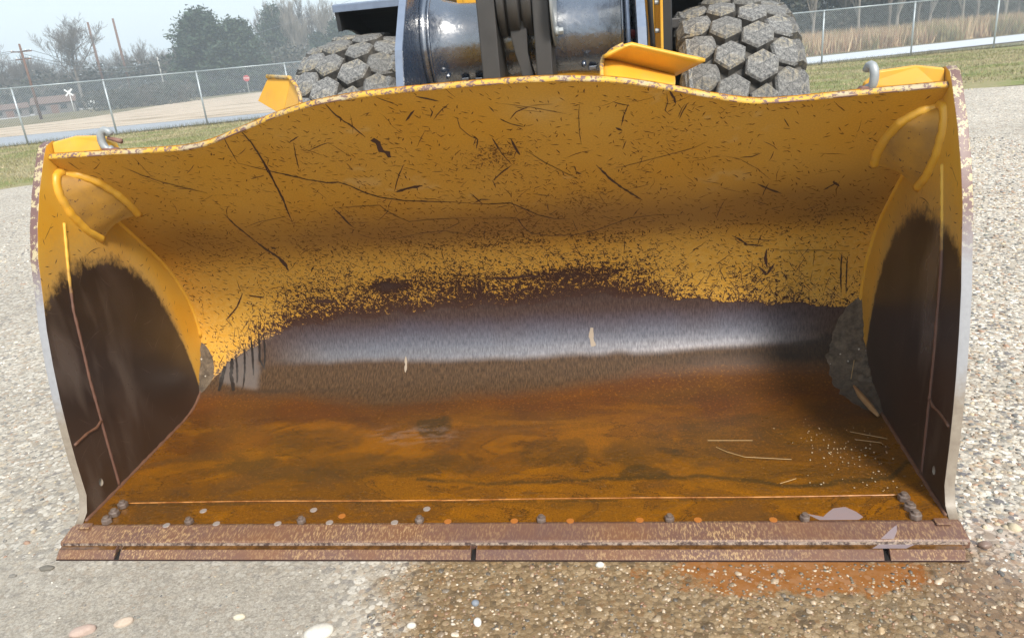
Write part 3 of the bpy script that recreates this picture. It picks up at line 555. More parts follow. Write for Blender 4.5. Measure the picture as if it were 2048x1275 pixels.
# gouges in the paint: long strokes lying on the sheet ----------------
STROKES = [[3.0,[[-0.854,2.602],[-0.865,2.538],[-0.87,2.49],[-0.876,2.446]]],[5.8,[[-0.876,2.446],[-0.826,2.415],[-0.779,2.387],[-0.716,2.35],[-0.651,2.313],[-0.588,2.287],[-0.542,2.285],[-0.51,2.262],[-0.466,2.212],[-0.412,2.169],[-0.32,2.136],[-0.222,2.12],[-0.124,2.104],[-0.059,2.09]]],[5.1,[[-0.777,2.633],[-0.771,2.555],[-0.774,2.469],[-0.779,2.387],[-0.794,2.294],[-0.801,2.216],[-0.821,2.123],[-0.836,2.037]]],[6.4,[[-1.096,2.124],[-1.091,2.046],[-1.079,1.979],[-1.063,1.901]]],[12.8,[[-1.063,1.901],[-1.043,1.827],[-1.016,1.765],[-1.007,1.717],[-1.007,1.665]]],[4.1,[[-0.625,2.116],[-0.533,2.117],[-0.429,2.115],[-0.413,2.077],[-0.385,2.031],[-0.341,1.984],[-0.254,1.991],[-0.149,1.988],[-0.08,1.984]]],[6.2,[[-0.625,2.116],[-0.611,2.056],[-0.603,1.998],[-0.588,1.957]]],[4.6,[[-0.429,2.718],[-0.418,2.672],[-0.402,2.636],[-0.375,2.594],[-0.362,2.561],[-0.35,2.535]]],[14.3,[[-0.33,2.521],[-0.315,2.501],[-0.317,2.454],[-0.296,2.442],[-0.298,2.413]]],[5.0,[[-0.184,2.601],[-0.162,2.628],[-0.141,2.651]]],[3.8,[[-0.255,2.368],[-0.29,2.311],[-0.341,2.203]]],[11.0,[[-0.336,2.197],[-0.277,2.218],[-0.221,2.228]]],[2.9,[[-0.467,1.849],[-0.395,1.869],[-0.3,1.892],[-0.205,1.899],[-0.106,1.85],[-0.074,1.831]]],[3.3,[[-0.249,2.728],[-0.217,2.704],[-0.19,2.681]]],[4.9,[[-0.118,2.716],[-0.083,2.7],[-0.048,2.684]]],[3.9,[[-0.086,2.656],[-0.082,2.635],[-0.095,2.608]]],[2.8,[[-1.051,2.022],[-0.976,2.053],[-0.895,2.069],[-0.832,2.081]]],[2.0,[[-0.66,2.257],[-0.64,2.221],[-0.629,2.179]]],[2.3,[[-0.004,2.605],[-0.005,2.545],[0.021,2.498],[0.046,2.477],[0.03,2.423]]],[3.5,[[0.097,2.48],[0.113,2.413]]],[4.1,[[-0.634,2.539],[-0.584,2.57]]],[3.0,[[-0.617,2.537],[-0.641,2.463],[-0.661,2.385]]],[4.1,[[-1.09,2.178],[-1.081,2.153]]],[10.9,[[-0.332,2.427],[-0.324,2.421]]],[10.4,[[-1.016,1.853],[-0.999,1.83]]],[2.5,[[-0.757,2.477],[-0.751,2.452],[-0.769,2.424]]],[3.8,[[-0.872,2.347],[-0.811,2.361]]],[4.5,[[-0.06,2.086],[0.014,2.075],[0.104,2.073],[0.151,2.026],[0.205,1.972],[0.263,1.94],[0.332,1.927]]],[3.9,[[-0.081,1.982],[0.011,1.972],[0.115,1.96],[0.132,1.888],[0.158,1.84],[0.235,1.812],[0.338,1.805],[0.435,1.832],[0.513,1.874],[0.582,1.909],[0.68,1.919],[0.799,1.908]]],[6.4,[[0.454,2.281],[0.506,2.182],[0.554,2.116],[0.626,2.032]]],[2.7,[[0.507,2.246],[0.603,2.275],[0.716,2.311],[0.799,2.338],[0.848,2.369]]],[4.0,[[0.096,2.474],[0.108,2.42],[0.126,2.364],[0.147,2.317]]],[4.9,[[0.143,2.317],[0.099,2.277],[0.059,2.232]]],[2.8,[[0.206,2.398],[0.265,2.32],[0.328,2.256],[0.387,2.196]]],[3.7,[[0.574,2.598],[0.558,2.545],[0.548,2.49]]],[7.7,[[0.529,2.482],[0.551,2.465]]],[6.1,[[0.568,2.59],[0.577,2.589]]],[4.8,[[0.704,2.644],[0.721,2.607],[0.727,2.58]]],[2.5,[[0.696,2.636],[0.701,2.592],[0.693,2.552],[0.713,2.522]]],[3.7,[[0.744,2.504],[0.754,2.545],[0.765,2.577]]],[2.5,[[0.739,2.514],[0.748,2.555],[0.758,2.576]]],[4.0,[[0.972,2.265],[1.014,2.265],[1.044,2.283]]],[6.4,[[1.058,2.092],[1.106,2.052],[1.16,2.015]]],[5.7,[[1.314,2.022],[1.349,2.061]]],[7.1,[[1.336,2.074],[1.367,2.041]]],[3.8,[[0.139,2.572],[0.173,2.544],[0.215,2.524]]],[3.8,[[0.173,2.568],[0.2,2.603],[0.247,2.624]]],[1.9,[[0.151,2.65],[0.253,2.619],[0.367,2.573]]],[1.9,[[0.413,2.618],[0.406,2.554],[0.404,2.467],[0.407,2.406]]],[3.1,[[1.09,2.463],[1.116,2.417]]],[6.4,[[1.098,2.412],[1.121,2.406]]],[6.3,[[1.002,1.738],[1.035,1.712],[1.07,1.675],[1.141,1.658]]],[3.2,[[1.059,1.71],[1.191,1.688]]],[3.2,[[1.175,1.63],[1.392,1.614],[1.501,1.602]]],[4.9,[[1.475,1.595],[1.5,1.379]]],[4.9,[[1.502,1.572],[1.526,1.351]]],[4.4,[[-0.046,2.16],[-0.009,2.078]]],[4.5,[[-0.045,2.088],[-0.01,2.111],[0.027,2.107]]],[6.7,[[0.162,2.466],[0.171,2.413],[0.182,2.374]]],[2.6,[[0.029,2.507],[0.043,2.475],[0.031,2.429]]],[2.0,[[0.908,2.283],[0.969,2.259],[1.044,2.189],[1.103,2.113]]],[11.1,[[-0.077,1.562],[0.012,1.544],[0.099,1.555],[0.176,1.55]]],[3.7,[[0.112,2.641],[0.126,2.611]]],[8.1,[[1.159,1.64],[1.157,1.587],[1.17,1.531]]],[8.2,[[1.139,1.533],[1.173,1.492],[1.2,1.551]]],[1.8,[[0.248,2.629],[0.328,2.628]]],[3.7,[[-1.326,2.484],[-1.283,2.424],[-1.243,2.384],[-1.182,2.34],[-1.134,2.308],[-1.089,2.281]]],[1.8,[[-1.246,2.527],[-1.248,2.46],[-1.246,2.4]]],[3.6,[[-1.514,2.53],[-1.502,2.48]]],[3.1,[[-1.193,2.322],[-1.13,2.315]]],[4.1,[[-0.777,2.615],[-0.768,2.562],[-0.772,2.49],[-0.784,2.396],[-0.792,2.295],[-0.81,2.195]]],[13.8,[[-1.464,1.145],[-1.475,1.085],[-1.477,1.012]]],[13.8,[[-1.427,1.183],[-1.429,1.094],[-1.398,1.01]]],[9.9,[[-1.406,1.193],[-1.39,1.051]]],[7.9,[[-1.36,1.241],[-1.358,1.132],[-1.353,1.018]]],[7.9,[[-1.317,1.29],[-1.316,1.17],[-1.308,1.089]]],[7.9,[[-1.274,1.298],[-1.28,1.168],[-1.248,1.118]]],[6.9,[[-1.248,1.297],[-1.253,1.128]]],[4.8,[[-1.288,1.538],[-1.349,1.453],[-1.427,1.384]]],[17.1,[[-0.938,1.468],[-0.86,1.464]]],[6.7,[[-1.265,1.519],[-1.189,1.503]]],[5.8,[[-1.016,1.402],[-0.964,1.358],[-0.909,1.329]]],[4.7,[[-0.478,1.463],[-0.492,1.398]]]]
gg, gd = Geo(), Geo(); cnt = 0
def ribbon(G, pts, w, off, taper=True):
    P = []
    for (x0, s0), (x1, s1) in zip(pts, pts[1:]):
        k = max(1, int(math.hypot(x1 - x0, s1 - s0) / .012)); P += [(x0 + (x1 - x0) * i / k, s0 + (s1 - s0) * i / k) for i in range(k)]
    P.append(pts[-1]); n = len(P); ring = []
    for i, (xx, ss) in enumerate(P):
        a, b_ = P[max(0, i - 1)], P[min(n - 1, i + 1)]; dx, ds = b_[0] - a[0], b_[1] - a[1]; L = math.hypot(dx, ds) or 1
        t = min(1, .25 + 4 * min(i, n - 1 - i) / n) if taper else 1
        hw = w * .5 * t * random.uniform(.6, 1.15); nx, ns = -ds / L, dx / L; j = random.uniform(-.0008, .0008)
        ring += [(xx + nx * (hw + j), ss + ns * (hw + j)), (xx - nx * (hw - j), ss - ns * (hw - j))]
    lim = [(max(-1.52, min(1.52, a)), b_) for a, b_ in ring]
    dd = lambda a, q: float((fbm(np.array([a * 1.7 + 9]), np.array([q * 1.7 + 3]), 40, 3)[0] - .5) * .010 * sstep(.3, .6, q))
    V = []
    for a, q in lim:
        p = S3(a, q, off); e = dd(a, q); V.append((float(p[0]), float(p[1]) - e * .8, float(p[2]) - e * .3))
    G.add(V, [(2 * i, 2 * i + 1, 2 * i + 3, 2 * i + 2) for i in range(n - 1)])
for w, pts in STROKES:
    cnt += 1; w = w / 1000 * (1.2 if w < 4.5 else 1.5)
    ribbon(gd if (pts[0][1] < 1.33 and w > .006 and pts[0][0] < -1.1) else gg, pts, max(w, .0022), .0010 + .00002 * cnt, taper=w < .02)
for i in range(230):    # short random nicks over the upper sheet
    xx = random.gauss(.1, .75); ss = 1.8 + abs(random.gauss(0, .42)); 
    if abs(xx) > 1.48 or ss > float(s_of_z(lip_z(xx))) - .03: continue
    a = random.choice([random.gauss(-.5, .3), random.gauss(1.3, .5), random.gauss(.4, .4)]); L = random.expovariate(1 / .03) + .012; L = min(L, .2)
    c1_ = random.uniform(-.25, .25); pts = [(xx + L * (t - .5) * math.cos(a + c1_ * t), ss + L * (t - .5) * math.sin(a + c1_ * t)) for t in (0, .33, .66, 1)]
    if max(q[1] for q in pts) > float(s_of_z(lip_z(xx))) - .02: continue
    ribbon(gg, pts, random.uniform(.0016, .0045), .0008 + .000002 * i)
for i in range(500):    # crossing scratches in the band above the bare steel
    xx = random.uniform(-1.45, 1.5); b0 = float(np.interp(xx, bare_x, bare_s)); ss = b0 + abs(random.gauss(0, .12)) 
    if ss > 1.74: continue
    a = random.choice([random.gauss(1.0, .35), random.gauss(2.1, .35)]); L = random.uniform(.02, .10)
    pts = [(xx + L * (t - .5) * math.cos(a), ss + L * (t - .5) * math.sin(a)) for t in (0, .5, 1)]
    ribbon(gg, pts, random.uniform(.0014, .0035), .0009 + .000002 * i)
link('paint_gouge', gg.me('paint_gouge', M_gouge, fix=False), bucket, kind='stuff')
link('dark_drip', gd.me('dark_drip', M_drip, fix=False), bucket, kind='stuff')
# pale stains
M_pale = Mat('pale_smear', .6, 0, (.34, .27, .20)); g = Geo()
ribbon(g, [(.387, 1.263), (.381, 1.222), (.391, 1.174)], .022, .0016, False); g.obj('pale_smear', M_pale, bucket); g = Geo(); ribbon(g, [(-.522, 1.16), (-.521, 1.12), (-.523, 1.08)], .012, .0016)
g.obj('pale_smear', M_pale, bucket)
# sky reflection drawn as pale lilac sheets on the floor's right corner and blade
M_sky_shine = Mat('sky_shine_film', .06, 0, (.40, .33, .35)); M_sky_shine.set('Alpha', .58)
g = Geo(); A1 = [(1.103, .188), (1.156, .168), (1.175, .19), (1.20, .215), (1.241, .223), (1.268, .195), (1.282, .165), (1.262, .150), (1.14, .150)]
g.add([(a, b_, .0488) for a, b_ in A1], [tuple(range(len(A1)))]); g.obj('sky_shine_patch', M_sky_shine, bucket)
g = Geo(); g.add([(1.270, .036, .0232), (1.300, .058, .0235), (1.41, .058, .0235), (1.372, .036, .0232)], [(0, 1, 2, 3)]); g.obj('sky_shine_patch', M_sky_shine, bucket)
g = Geo(); g.add([(1.305, .0675, .0352), (1.345, .0675, .0352), (1.365, .100, .0415), (1.372, .125, .0464), (1.352, .110, .0435)], [(0, 1, 2, 3, 4)]); g.obj('sky_shine_patch', M_sky_shine, bucket)
# ================================================================== loader front: tyres, arms, lever, frame
M_tyre = m = Mat('dusty_tyre_rubber', .85); _n = m.noise(40, 5, .75); _n2 = m.noise(3.5, 4, .6); _n3 = m.noise(110, 3, .8)
c = m.mix(m.mr(_n, .40, .62), (.075, .077, .08), (.27, .265, .25)); c = m.mix(m.m_('MULTIPLY', m.mr(_n2, .50, .66), m.mr(_n, .45, .6)), c, (.34, .28, .17))
c = m.mix(m.mr(_n3, .57, .68, 0, .7), c, (.60, .59, .56)); m.set('Base Color', m.mix(m.m_('GREATER_THAN', _n3, .37), (.035, .035, .035), c)); m.bump(_n, .5, .006)
M_tyre.set('Base Color', m.mix(m.mr(m.new('ShaderNodeObjectInfo').outputs['Random'], 0, 1, 0, .45), M_tyre.b.inputs['Base Color'].links[0].from_socket, (.085, .08, .07)))
M_tside = m = Mat('tyre_groove_rubber', .8); _n = m.noise(14, 4, .6); m.set('Base Color', m.mix(m.mr(_n, .35, .65), (.030, .028, .026), (.12, .11, .095))); m.bump(m.noise(40, 3), .4, .005)
TR, TW, TC = .872, .66, (3.10, .868)
prof_t = [(.44, -.24), (.50, -.285), (.62, -.325), (.74, -.325), (.775, -.305), (.808, -.22), (.822, -.08), (.822, .08), (.808, .22), (.775, .305), (.74, .325), (.62, .325), (.50, .285), (.44, .24)]
def lug_mesh(kind):
    """one tread block: six-sided, tapering, with its top following the round of the tyre; x across, y along the tread, z out"""
    if kind == 'c': top = [(-.090, -.036), (-.074, .056), (.016, .104), (.090, .046), (.078, -.052), (-.014, -.104)]
    else: top = [(-.100, -.074), (-.112, .050), (-.030, .104), (.078, .072), (.090, -.046), (.014, -.104)]
    V = []; F = []; n = 6
    for sc, z in ((1.08, -.074), (.97, -.014), (.86, 0.0)):
        for a, b_ in top: V.append((a * sc, b_ * sc, z - (abs(a) * .10 if kind == 's' else 0) - b_ * b_ * .55))
    V.append((0, 0, .003))
    for l in range(2): F += [(l * n + i, l * n + (i + 1) % n, (l + 1) * n + (i + 1) % n, (l + 1) * n + i) for i in range(n)]
    F += [(2 * n + i, 2 * n + (i + 1) % n, 3 * n) for i in range(n)]
    me = mesh('tread_block', V, F, ms=[M_tyre, M_tside], mi=[1] * 6 + [0] * 12)
    return me
def lug_mesh_side():
    V = []; F = []
    for i, (z0, x0) in enumerate(((0, 0), (-.05, .035), (-.115, .042))):      # flank rib running down the shoulder
        w = .075 - .012 * i
        V += [(x0, -w, z0), (x0, w, z0), (x0 - .05, -w - .008, z0 - .01), (x0 - .05, w + .008, z0 - .01)]
    for i in range(2): k = 4 * i; F += [(k, k + 1, k + 5, k + 4), (k + 2, k, k + 4, k + 6), (k + 1, k + 3, k + 7, k + 5)]
    F += [(2, 3, 1, 0), (8, 9, 11, 10)]
    return mesh('tread_rib', V, F, ms=[M_tyre])
LC, LS, LR = lug_mesh('c'), lug_mesh('s'), lug_mesh_side()
def tyre(cx_):
    g = Geo().lathe(prof_t, 72); t = g.obj('tyre', M_tside, loader, True, loc=(cx_, *TC))
    rim = Geo().lathe([(.43, -.20), (.45, -.24), (.40, -.22), (.36, -.05), (.12, -.03), (.12, .05), (.36, .08), (.40, .22), (.45, .24), (.43, .20)], 40).obj('wheel_rim', M_yellow_clean, loader, True, loc=(cx_, *TC))
    NP = 25
    for k in range(NP):
        for row, (xo, ph, me, fl) in enumerate(((-.232, 0, LS, 1), (-.082, .5, LC, 1), (.082, 0.0, LC, -1), (.232, .5, LS, -1))):
            th = 2 * math.pi * (k + ph + (.12 if fl > 0 else .0)) / NP
            R = TR + .008 - (.0 if abs(xo) < .1 else .036)
            o = link('tread_block', me, t)
            # local frame: x across, y tangential, z radial; the right half is turned by half a turn
            zr = Vector((0, math.cos(th), math.sin(th))); xr = Vector((1, 0, 0)); 
            if abs(xo) > .2: tl = R_(14) * (1 if xo > 0 else -1); zr, xr = zr * math.cos(tl) + xr * math.sin(tl), xr * math.cos(tl) - zr * math.sin(tl)
            if fl < 0: xr = -xr
            yr = zr.cross(xr)
            mt = Matrix((xr, yr, zr)).transposed().to_4x4(); mt.translation = Vector((xo, R * math.cos(th), R * math.sin(th)))
            o.matrix_basis = mt @ Matrix.Rotation(random.uniform(-.07, .07), 4, 'Z') @ Matrix.Diagonal((*(random.uniform(.96, 1.07) for _ in range(2)), 1, 1))
            if abs(xo) > .2:
                r = link('shoulder_rib', LR, t); zr = Vector((0, math.cos(th), math.sin(th))); xr = Vector((1 if xo > 0 else -1, 0, 0)); yr = zr.cross(xr)
                mt = Matrix((xr, yr, zr)).transposed().to_4x4(); mt.translation = Vector(((.305) * (1 if xo > 0 else -1), (TR - .045) * math.cos(th), (TR - .045) * math.sin(th))); r.matrix_basis = mt
    return t
tyre(-1.075); tyre(1.265)
# fenders: bent plates over the wheels
for sg, x0, x1 in ((-1, -1.17, -.62), (1, .92, 1.52)):
    R0 = 1.035; aa = np.linspace(R_(99), R_(15), 20)
    P = [(TC[0] + R0 * math.cos(a), TC[1] + R0 * math.sin(a)) for a in aa]; P[0] = (P[0][0] - .0, P[0][1] + .004)
    Q = [(TC[0] + (R0 + .022) * math.cos(a), TC[1] + (R0 + .022) * math.sin(a)) for a in aa[::-1]]
    fd = Geo().prism_x(P + Q, x0, x1).obj('fender', M_darkp, loader)
    fx = x0 if sg < 0 else x1
    Geo().prism_x([(P[0][0] - .012, P[0][1] - .012), (P[0][0] - .012, P[0][1] + .034), (P[0][0] + .03, P[0][1] + .040), (P[0][0] + .03, P[0][1] + .024)], x0 - .02, x1).obj('fender_lip', M_greyedge, fd, bevel=.006)
    Pl = [(TC[0] + (R0 + .035) * math.cos(a), TC[1] + (R0 + .035) * math.sin(a)) for a in aa] + [(TC[0] + (R0 - .12) * math.cos(a), TC[1] + (R0 - .12) * math.sin(a)) for a in aa[::-1]]
    Geo().prism_x(Pl, fx - .012, fx + .012).obj('fender_skirt', M_darkp, fd)
# dark inner wheel wells and axle
Geo().box(-.62, .93, 3.0, 3.25, .62, .98).obj('axle_housing', M_darkp, loader, bevel=.04)
Geo().box(.84, .90, 2.75, 4.1, .9, 2.25).obj('inner_wheel_well', M_darkp, loader, bevel=.01)
Geo().box(-.66, -.60, 2.95, 4.1, .9, 2.0).obj('inner_wheel_well', M_darkp, loader, bevel=.01)
Geo().box(.90, 1.55, 3.98, 4.05, .9, 2.3).obj('wheel_well_panel', M_darkp, loader, bevel=.01)
Geo().box(.90, 1.2, 2.86, 2.95, 1.60, 1.66).obj('well_bracket', M_dark, loader, bevel=.008)
# yellow front frame
fr = Geo()
fr.box(-.30, .80, 2.70, 3.6, .70, 1.50); fr.obj('front_frame', M_yellow_clean, loader, bevel=.015)
Geo().box(-.33, -.05, 2.78, 3.5, 1.50, 2.3).obj('frame_tower', M_yellow_clean, loader, bevel=.012)
Geo().box(.46, .80, 2.78, 3.5, 1.50, 2.3).obj('frame_tower', M_yellow_clean, loader, bevel=.012)
Geo().box(-.04, .45, 3.05, 3.5, 1.505, 2.3).obj('frame_tower', M_yellow_clean, loader, bevel=.012)
Geo().prism_x([(2.30, 1.35), (2.30, 2.1), (2.75, 2.2), (2.75, 1.2)], .80, .815).obj('frame_side_plate', M_yellow_clean, loader, bevel=.003)
for zz in (1.45, 1.60, 1.74): Geo().tube([(.797, 2.33, zz), (.775, 2.33, zz)], .012, 8).obj('plate_bolt', M_galv, loader)
# lift arms
def arm(x0, x1):
    out = [(1.42, .55), (1.38, 1.0), (1.32, 1.40), (1.40, 1.62), (1.56, 1.80), (1.80, 2.02), (2.3, 2.2), (2.8, 2.2), (2.8, 1.92), (2.42, 1.86), (2.15, 1.62), (1.95, 1.32), (1.75, .98), (1.65, .55)]
    a = Geo().prism_x(out, x0, x1).obj('lift_arm', M_black, loader, bevel=.006)
    fe = [(1.38, 1.0), (1.32, 1.40), (1.40, 1.62), (1.56, 1.80), (1.80, 2.02), (2.3, 2.2)]
    e = Geo(); off = [(y - .006, z + .004) for y, z in fe]
    e.prism_x(off + [(y + .004, z - .004) for y, z in fe[::-1]], x0 + .002, x1 - .002).obj('arm_front_edge', M_greyedge, a)
    return a
arm(-.415, -.378); arm(.642, .682)
Geo().prism_x([(1.45, 1.30), (1.52, 1.62), (1.72, 1.86), (1.80, 1.86), (1.7, 1.3)], .605, .618).obj('arm_rib', M_greyedge, loader, bevel=.002)
# cross tube between the arms with flared ends
TB = [(.275, -.376), (.262, -.355), (.245, -.325), (.215, -.285), (.195, -.22), (.188, -.10), (.186, .1), (.188, .35), (.195, .44), (.215, .52), (.245, .575), (.262, .61), (.27, .64)]
Geo().lathe(TB, 64).obj('cross_tube', M_black, loader, True, loc=(0, 2.02, 1.625))
Geo().tube([(-.375, 2.02 - .272, 1.63), (-.36, 2.02 - .262, 1.63)], .01, 6)
tw = [(-.337, 2.02 - .262 * math.cos(t), 1.625 + .262 * math.sin(t)) for t in np.linspace(-1.2, 2.2, 50)]
bead(tw, .009, amp=.05).obj('tube_weld', M_black, loader, True)
tw = [(.592, 2.02 - .262 * math.cos(t), 1.625 + .262 * math.sin(t)) for t in np.linspace(-1.2, 2.2, 50)]
bead(tw, .009, amp=.05).obj('tube_weld', M_black, loader, True)
for xx in (-.27, .40): Geo().tube([(xx, 1.835, 1.49), (xx, 1.80, 1.478)], .012, 8).obj('grease_fitting', M_black, loader, True)
for xx, zz in ((-.20, 1.452), (-.13, 1.447), (.44, 1.455)): Geo().box(xx - .02, xx + .02, 1.88, 1.93, zz - .008, zz + .014).obj('tube_bracket', M_black, loader, bevel=.004)
# tilt lever: two cheek plates, a banded hub and a link between them
CH = [(1.62, 1.20), (1.60, 1.40), (1.60, 2.10), (1.95, 2.15), (2.05, 1.75), (1.95, 1.35), (1.85, 1.20)]
for a, b_ in ((-.065, .018), (.188, .262)): Geo().prism_x(CH, a, b_).obj('lever_cheek', M_dark, loader, bevel=.006)
Geo().box(.018, .188, 1.62, 1.70, 1.425, 1.452).obj('lever_cross_plate', M_dark, loader, bevel=.003)
Geo().lathe([(.150, .022), (.165, .026), (.165, .058), (.140, .062), (.140, .070), (.172, .074), (.172, .122), (.140, .126), (.140, .134), (.165, .138), (.165, .180), (.150, .184)], 40).obj('lever_hub', M_dark, loader, True, loc=(0, 1.76, 1.80)).modifiers.new('b', 'BEVEL').width = .003
lk = Geo()
for (za, xa, xb), (zb_, xc, xd) in zip([(1.70, .072, .150), (1.63, .075, .150), (1.56, .088, .148), (1.50, .104, .158), (1.42, .120, .176)], [(1.63, .075, .150), (1.56, .088, .148), (1.50, .104, .158), (1.42, .120, .176), (1.2, .14, .2)]):
    lk.prism([(xa, 1.66, za), (xb, 1.66, za), (xd, 1.66, zb_), (xc, 1.66, zb_)], (0, .09, 0))
lkm = lk.me('link', M_dark); bm = bmesh.new(); bm.from_mesh(lkm); bmesh.ops.remove_doubles(bm, verts=bm.verts, dist=.0005); bm.to_mesh(lkm); bm.free()
link('tilt_link', lkm, loader, bevel=.004)
Geo().lathe([(.215, .272), (.215, .282), (.12, .284)], 48).obj('pin_flange', M_galv, loader, True, loc=(0, 1.72, 1.79))
fb = Geo(); fb.tube([(.283, 1.60, 1.640), (.300, 1.60, 1.640)], .021, 14); o = fb.obj('flange_washer', M_galv, loader, True)
Geo().prism([(.300, 1.60 + .017 * math.cos(t), 1.640 + .017 * math.sin(t)) for t in np.linspace(0, 2 * math.pi, 7)[:-1]], (.022, 0, 0)).obj('flange_bolt', M_galv, loader, bevel=.002)
hv = Geo().tube([(-.15, 2.5, 1.95), (-.14, 2.45, 1.86), (-.145, 2.42, 1.80), (-.11, 2.40, 1.785)], .010, 8).obj('metal_pipe_hook', M_galv, loader, True)
for pts in ([(.30, 2.3, 2.0), (.36, 2.25, 1.885), (.45, 2.3, 1.90), (.56, 2.35, 2.05)], [(.44, 2.3, 2.05), (.47, 2.25, 1.90), (.52, 2.3, 1.86), (.60, 2.4, 1.90)], [(.70, 2.2, 1.95), (.70, 2.15, 1.75), (.715, 2.15, 1.60), (.71, 2.3, 1.45)], [(.75, 2.3, 1.9), (.745, 2.25, 1.75), (.76, 2.3, 1.50)]):
    P = [Vector(p) for p in pts]; Q = []
    for i in range(len(P) - 1):
        p0, p1, p2, p3 = P[max(i - 1, 0)], P[i], P[i + 1], P[min(i + 2, len(P) - 1)]
        for k in range(8): t = k / 8; Q.append(.5 * ((2 * p1) + (p2 - p0) * t + (2 * p0 - 5 * p1 + 4 * p2 - p3) * t * t + (3 * p1 - p0 - 3 * p2 + p3) * t ** 3))
    Geo().tube(Q, .014, 8).obj('hydraulic_hose', M_hose, loader, True)
M_red = Mat('red_cap', .5, 0, (.25, .03, .03)); Geo().tube([(.628, 1.62, 1.585), (.628, 1.60, 1.61)], .014, 10).obj('grease_cap', M_red, loader, True)
Geo().tube([(.620, 1.60, 1.575), (.628, 1.62, 1.545)], .009, 8).obj('grease_nipple', M_galv, loader, True)
# body behind the frame (dark)
Geo().box(-.9, 1.1, 4.2, 6.6, .55, 2.15).obj('engine_body', M_yellow_clean, loader, bevel=.05)
# ================================================================== ground
NRM = (-.243, .970)
def TZ(x, y):
    n = NRM[1] * y + NRM[0] * x; return -0.02 * min(max(n - 16, 0), 250)
def grass_mat(name, stops, rough=.9, bumpd=.03, sc=1.0):
    m = Mat(name, rough); a = m.noise(.35 * sc, 4); b_ = m.noise(3.5 * sc, 5, .7); f = m.noise(28 * sc, 3, .8)
    m.set('Base Color', m.ramp(m.m_('ADD', m.m_('MULTIPLY', a, .55), m.m_('ADD', m.m_('MULTIPLY', b_, .3), m.m_('MULTIPLY', f, .15))), stops)); m.bump(m.m_('ADD', b_, f), .6, bumpd); return m
M_field = grass_mat('dry_field', [(.38, (.075, .070, .028)), (.48, (.15, .125, .055)), (.58, (.22, .18, .10)), (.68, (.13, .095, .055))])
M_lawn = grass_mat('lawn', [(.36, (.10, .135, .028)), (.45, (.19, .215, .055)), (.53, (.27, .235, .11)), (.62, (.34, .285, .16)), (.7, (.20, .15, .09))], sc=1.4)
def nplane(name, n0, n1, t0, t1, mat, dz=0.0, nt=2, nn=2, rag=0.0, kind='structure'):
    V = []; F = []
    for j in range(nn + 1):
        for i in range(nt + 1):
            n = n0 + (n1 - n0) * j / nn; t = t0 + (t1 - t0) * i / nt
            if rag and j in (0, nn): n += (random.random() - .5) * rag
            x = .970 * t + NRM[0] * n; y = .243 * t + NRM[1] * n
            V.append((x, y, TZ(x, y) + dz))
    for j in range(nn):
        for i in range(nt): k = j * (nt + 1) + i; F.append((k, k + 1, k + nt + 2, k + nt + 1))
    return link(name, mesh(name, V, F, mat), kind=kind)
V = []; F = []
ns = [-60, 16, 266, 900]
for j, n in enumerate(ns):
    for t in (-900, 900): x = .970 * t + NRM[0] * n; y = .243 * t + NRM[1] * n; V.append((x, y, TZ(x, y) - .012))
F = [(2 * j, 2 * j + 1, 2 * j + 3, 2 * j + 2) for j in range(3)]
link('ground', mesh('ground', V, F, M_field), kind='structure')
nplane('lawn', 11.4, 16, -60, 60, M_lawn, -.006); nplane('lawn', 16, 26.2, -60, 60, M_lawn, -.006)
# gravel lot -----------------------------------------------------------
M_lot = m = Mat('gravel_lot', .8)
o = m.obj(); s3 = m.new_sep(o)
nw = m.noise(1.3, 4, .6)
v1 = m.voro(52, dim='2D'); v2 = m.voro(120, dim='2D'); v3 = m.voro(22, dim='2D')
def peb(v): 
    c = m.sepc(v['Color'])
    return m.ramp(c[0], [(0, (.52, .47, .39)), (.18, (.68, .62, .52)), (.34, (.36, .30, .23)), (.46, (.28, .26, .23)), (.56, (.52, .42, .30)), (.66, (.80, .75, .66)), (.78, (.42, .31, .22)), (.88, (.17, .16, .16)), (1, (.60, .54, .45))], 'CONSTANT')
big = m.mr(m.sepc(v3['Color'])[1], .80, .82); 
c = m.mix(m.m_('MULTIPLY', m.m_('GREATER_THAN', m.sepc(v1['Color'])[2], .35), m.mr(v1['Distance'], .60, .50)), m.mix(.5, peb(v2), (.50, .45, .37)), peb(v1))
c = m.mix(m.m_('MULTIPLY', big, m.mr(v3['Distance'], .48, .40)), c, peb(v3))
gap = m.m_('MULTIPLY', m.mr(v1['Distance'], .46, .72, 0, .85), m.m_('GREATER_THAN', m.sepc(v1['Color'])[2], .35)); c = m.mix(gap, c, (.20, .175, .14))
# smoother, finely packed sand on the left and in front
sand = m.m_('MULTIPLY', m.mr(m.m_('ADD', s3[0], m.m_('MULTIPLY', nw, 1.2)), .0, .45, 1, 0), m.mr(s3[1], .3, -.1, .35, 1))
sandc = m.mix(m.mr(m.noise(7, 5, .7), .35, .65), (.30, .27, .22), (.43, .39, .325)); sandc = m.mix(m.mr(m.noise(95, 4, .85), .40, .62), m.mix(.5, sandc, (.13, .11, .085)), m.mix(.45, sandc, (.66, .60, .50)))
c = m.mix(m.m_('MULTIPLY', sand, .80), c, sandc)
c = m.mix(m.m_('MAXIMUM', m.mr(m.noise(.55, 5, .65), .40, .65, 0, .35), m.mr(m.noise(16, 4, .8), .52, .66, 0, .45)), c, (.20, .17, .13))
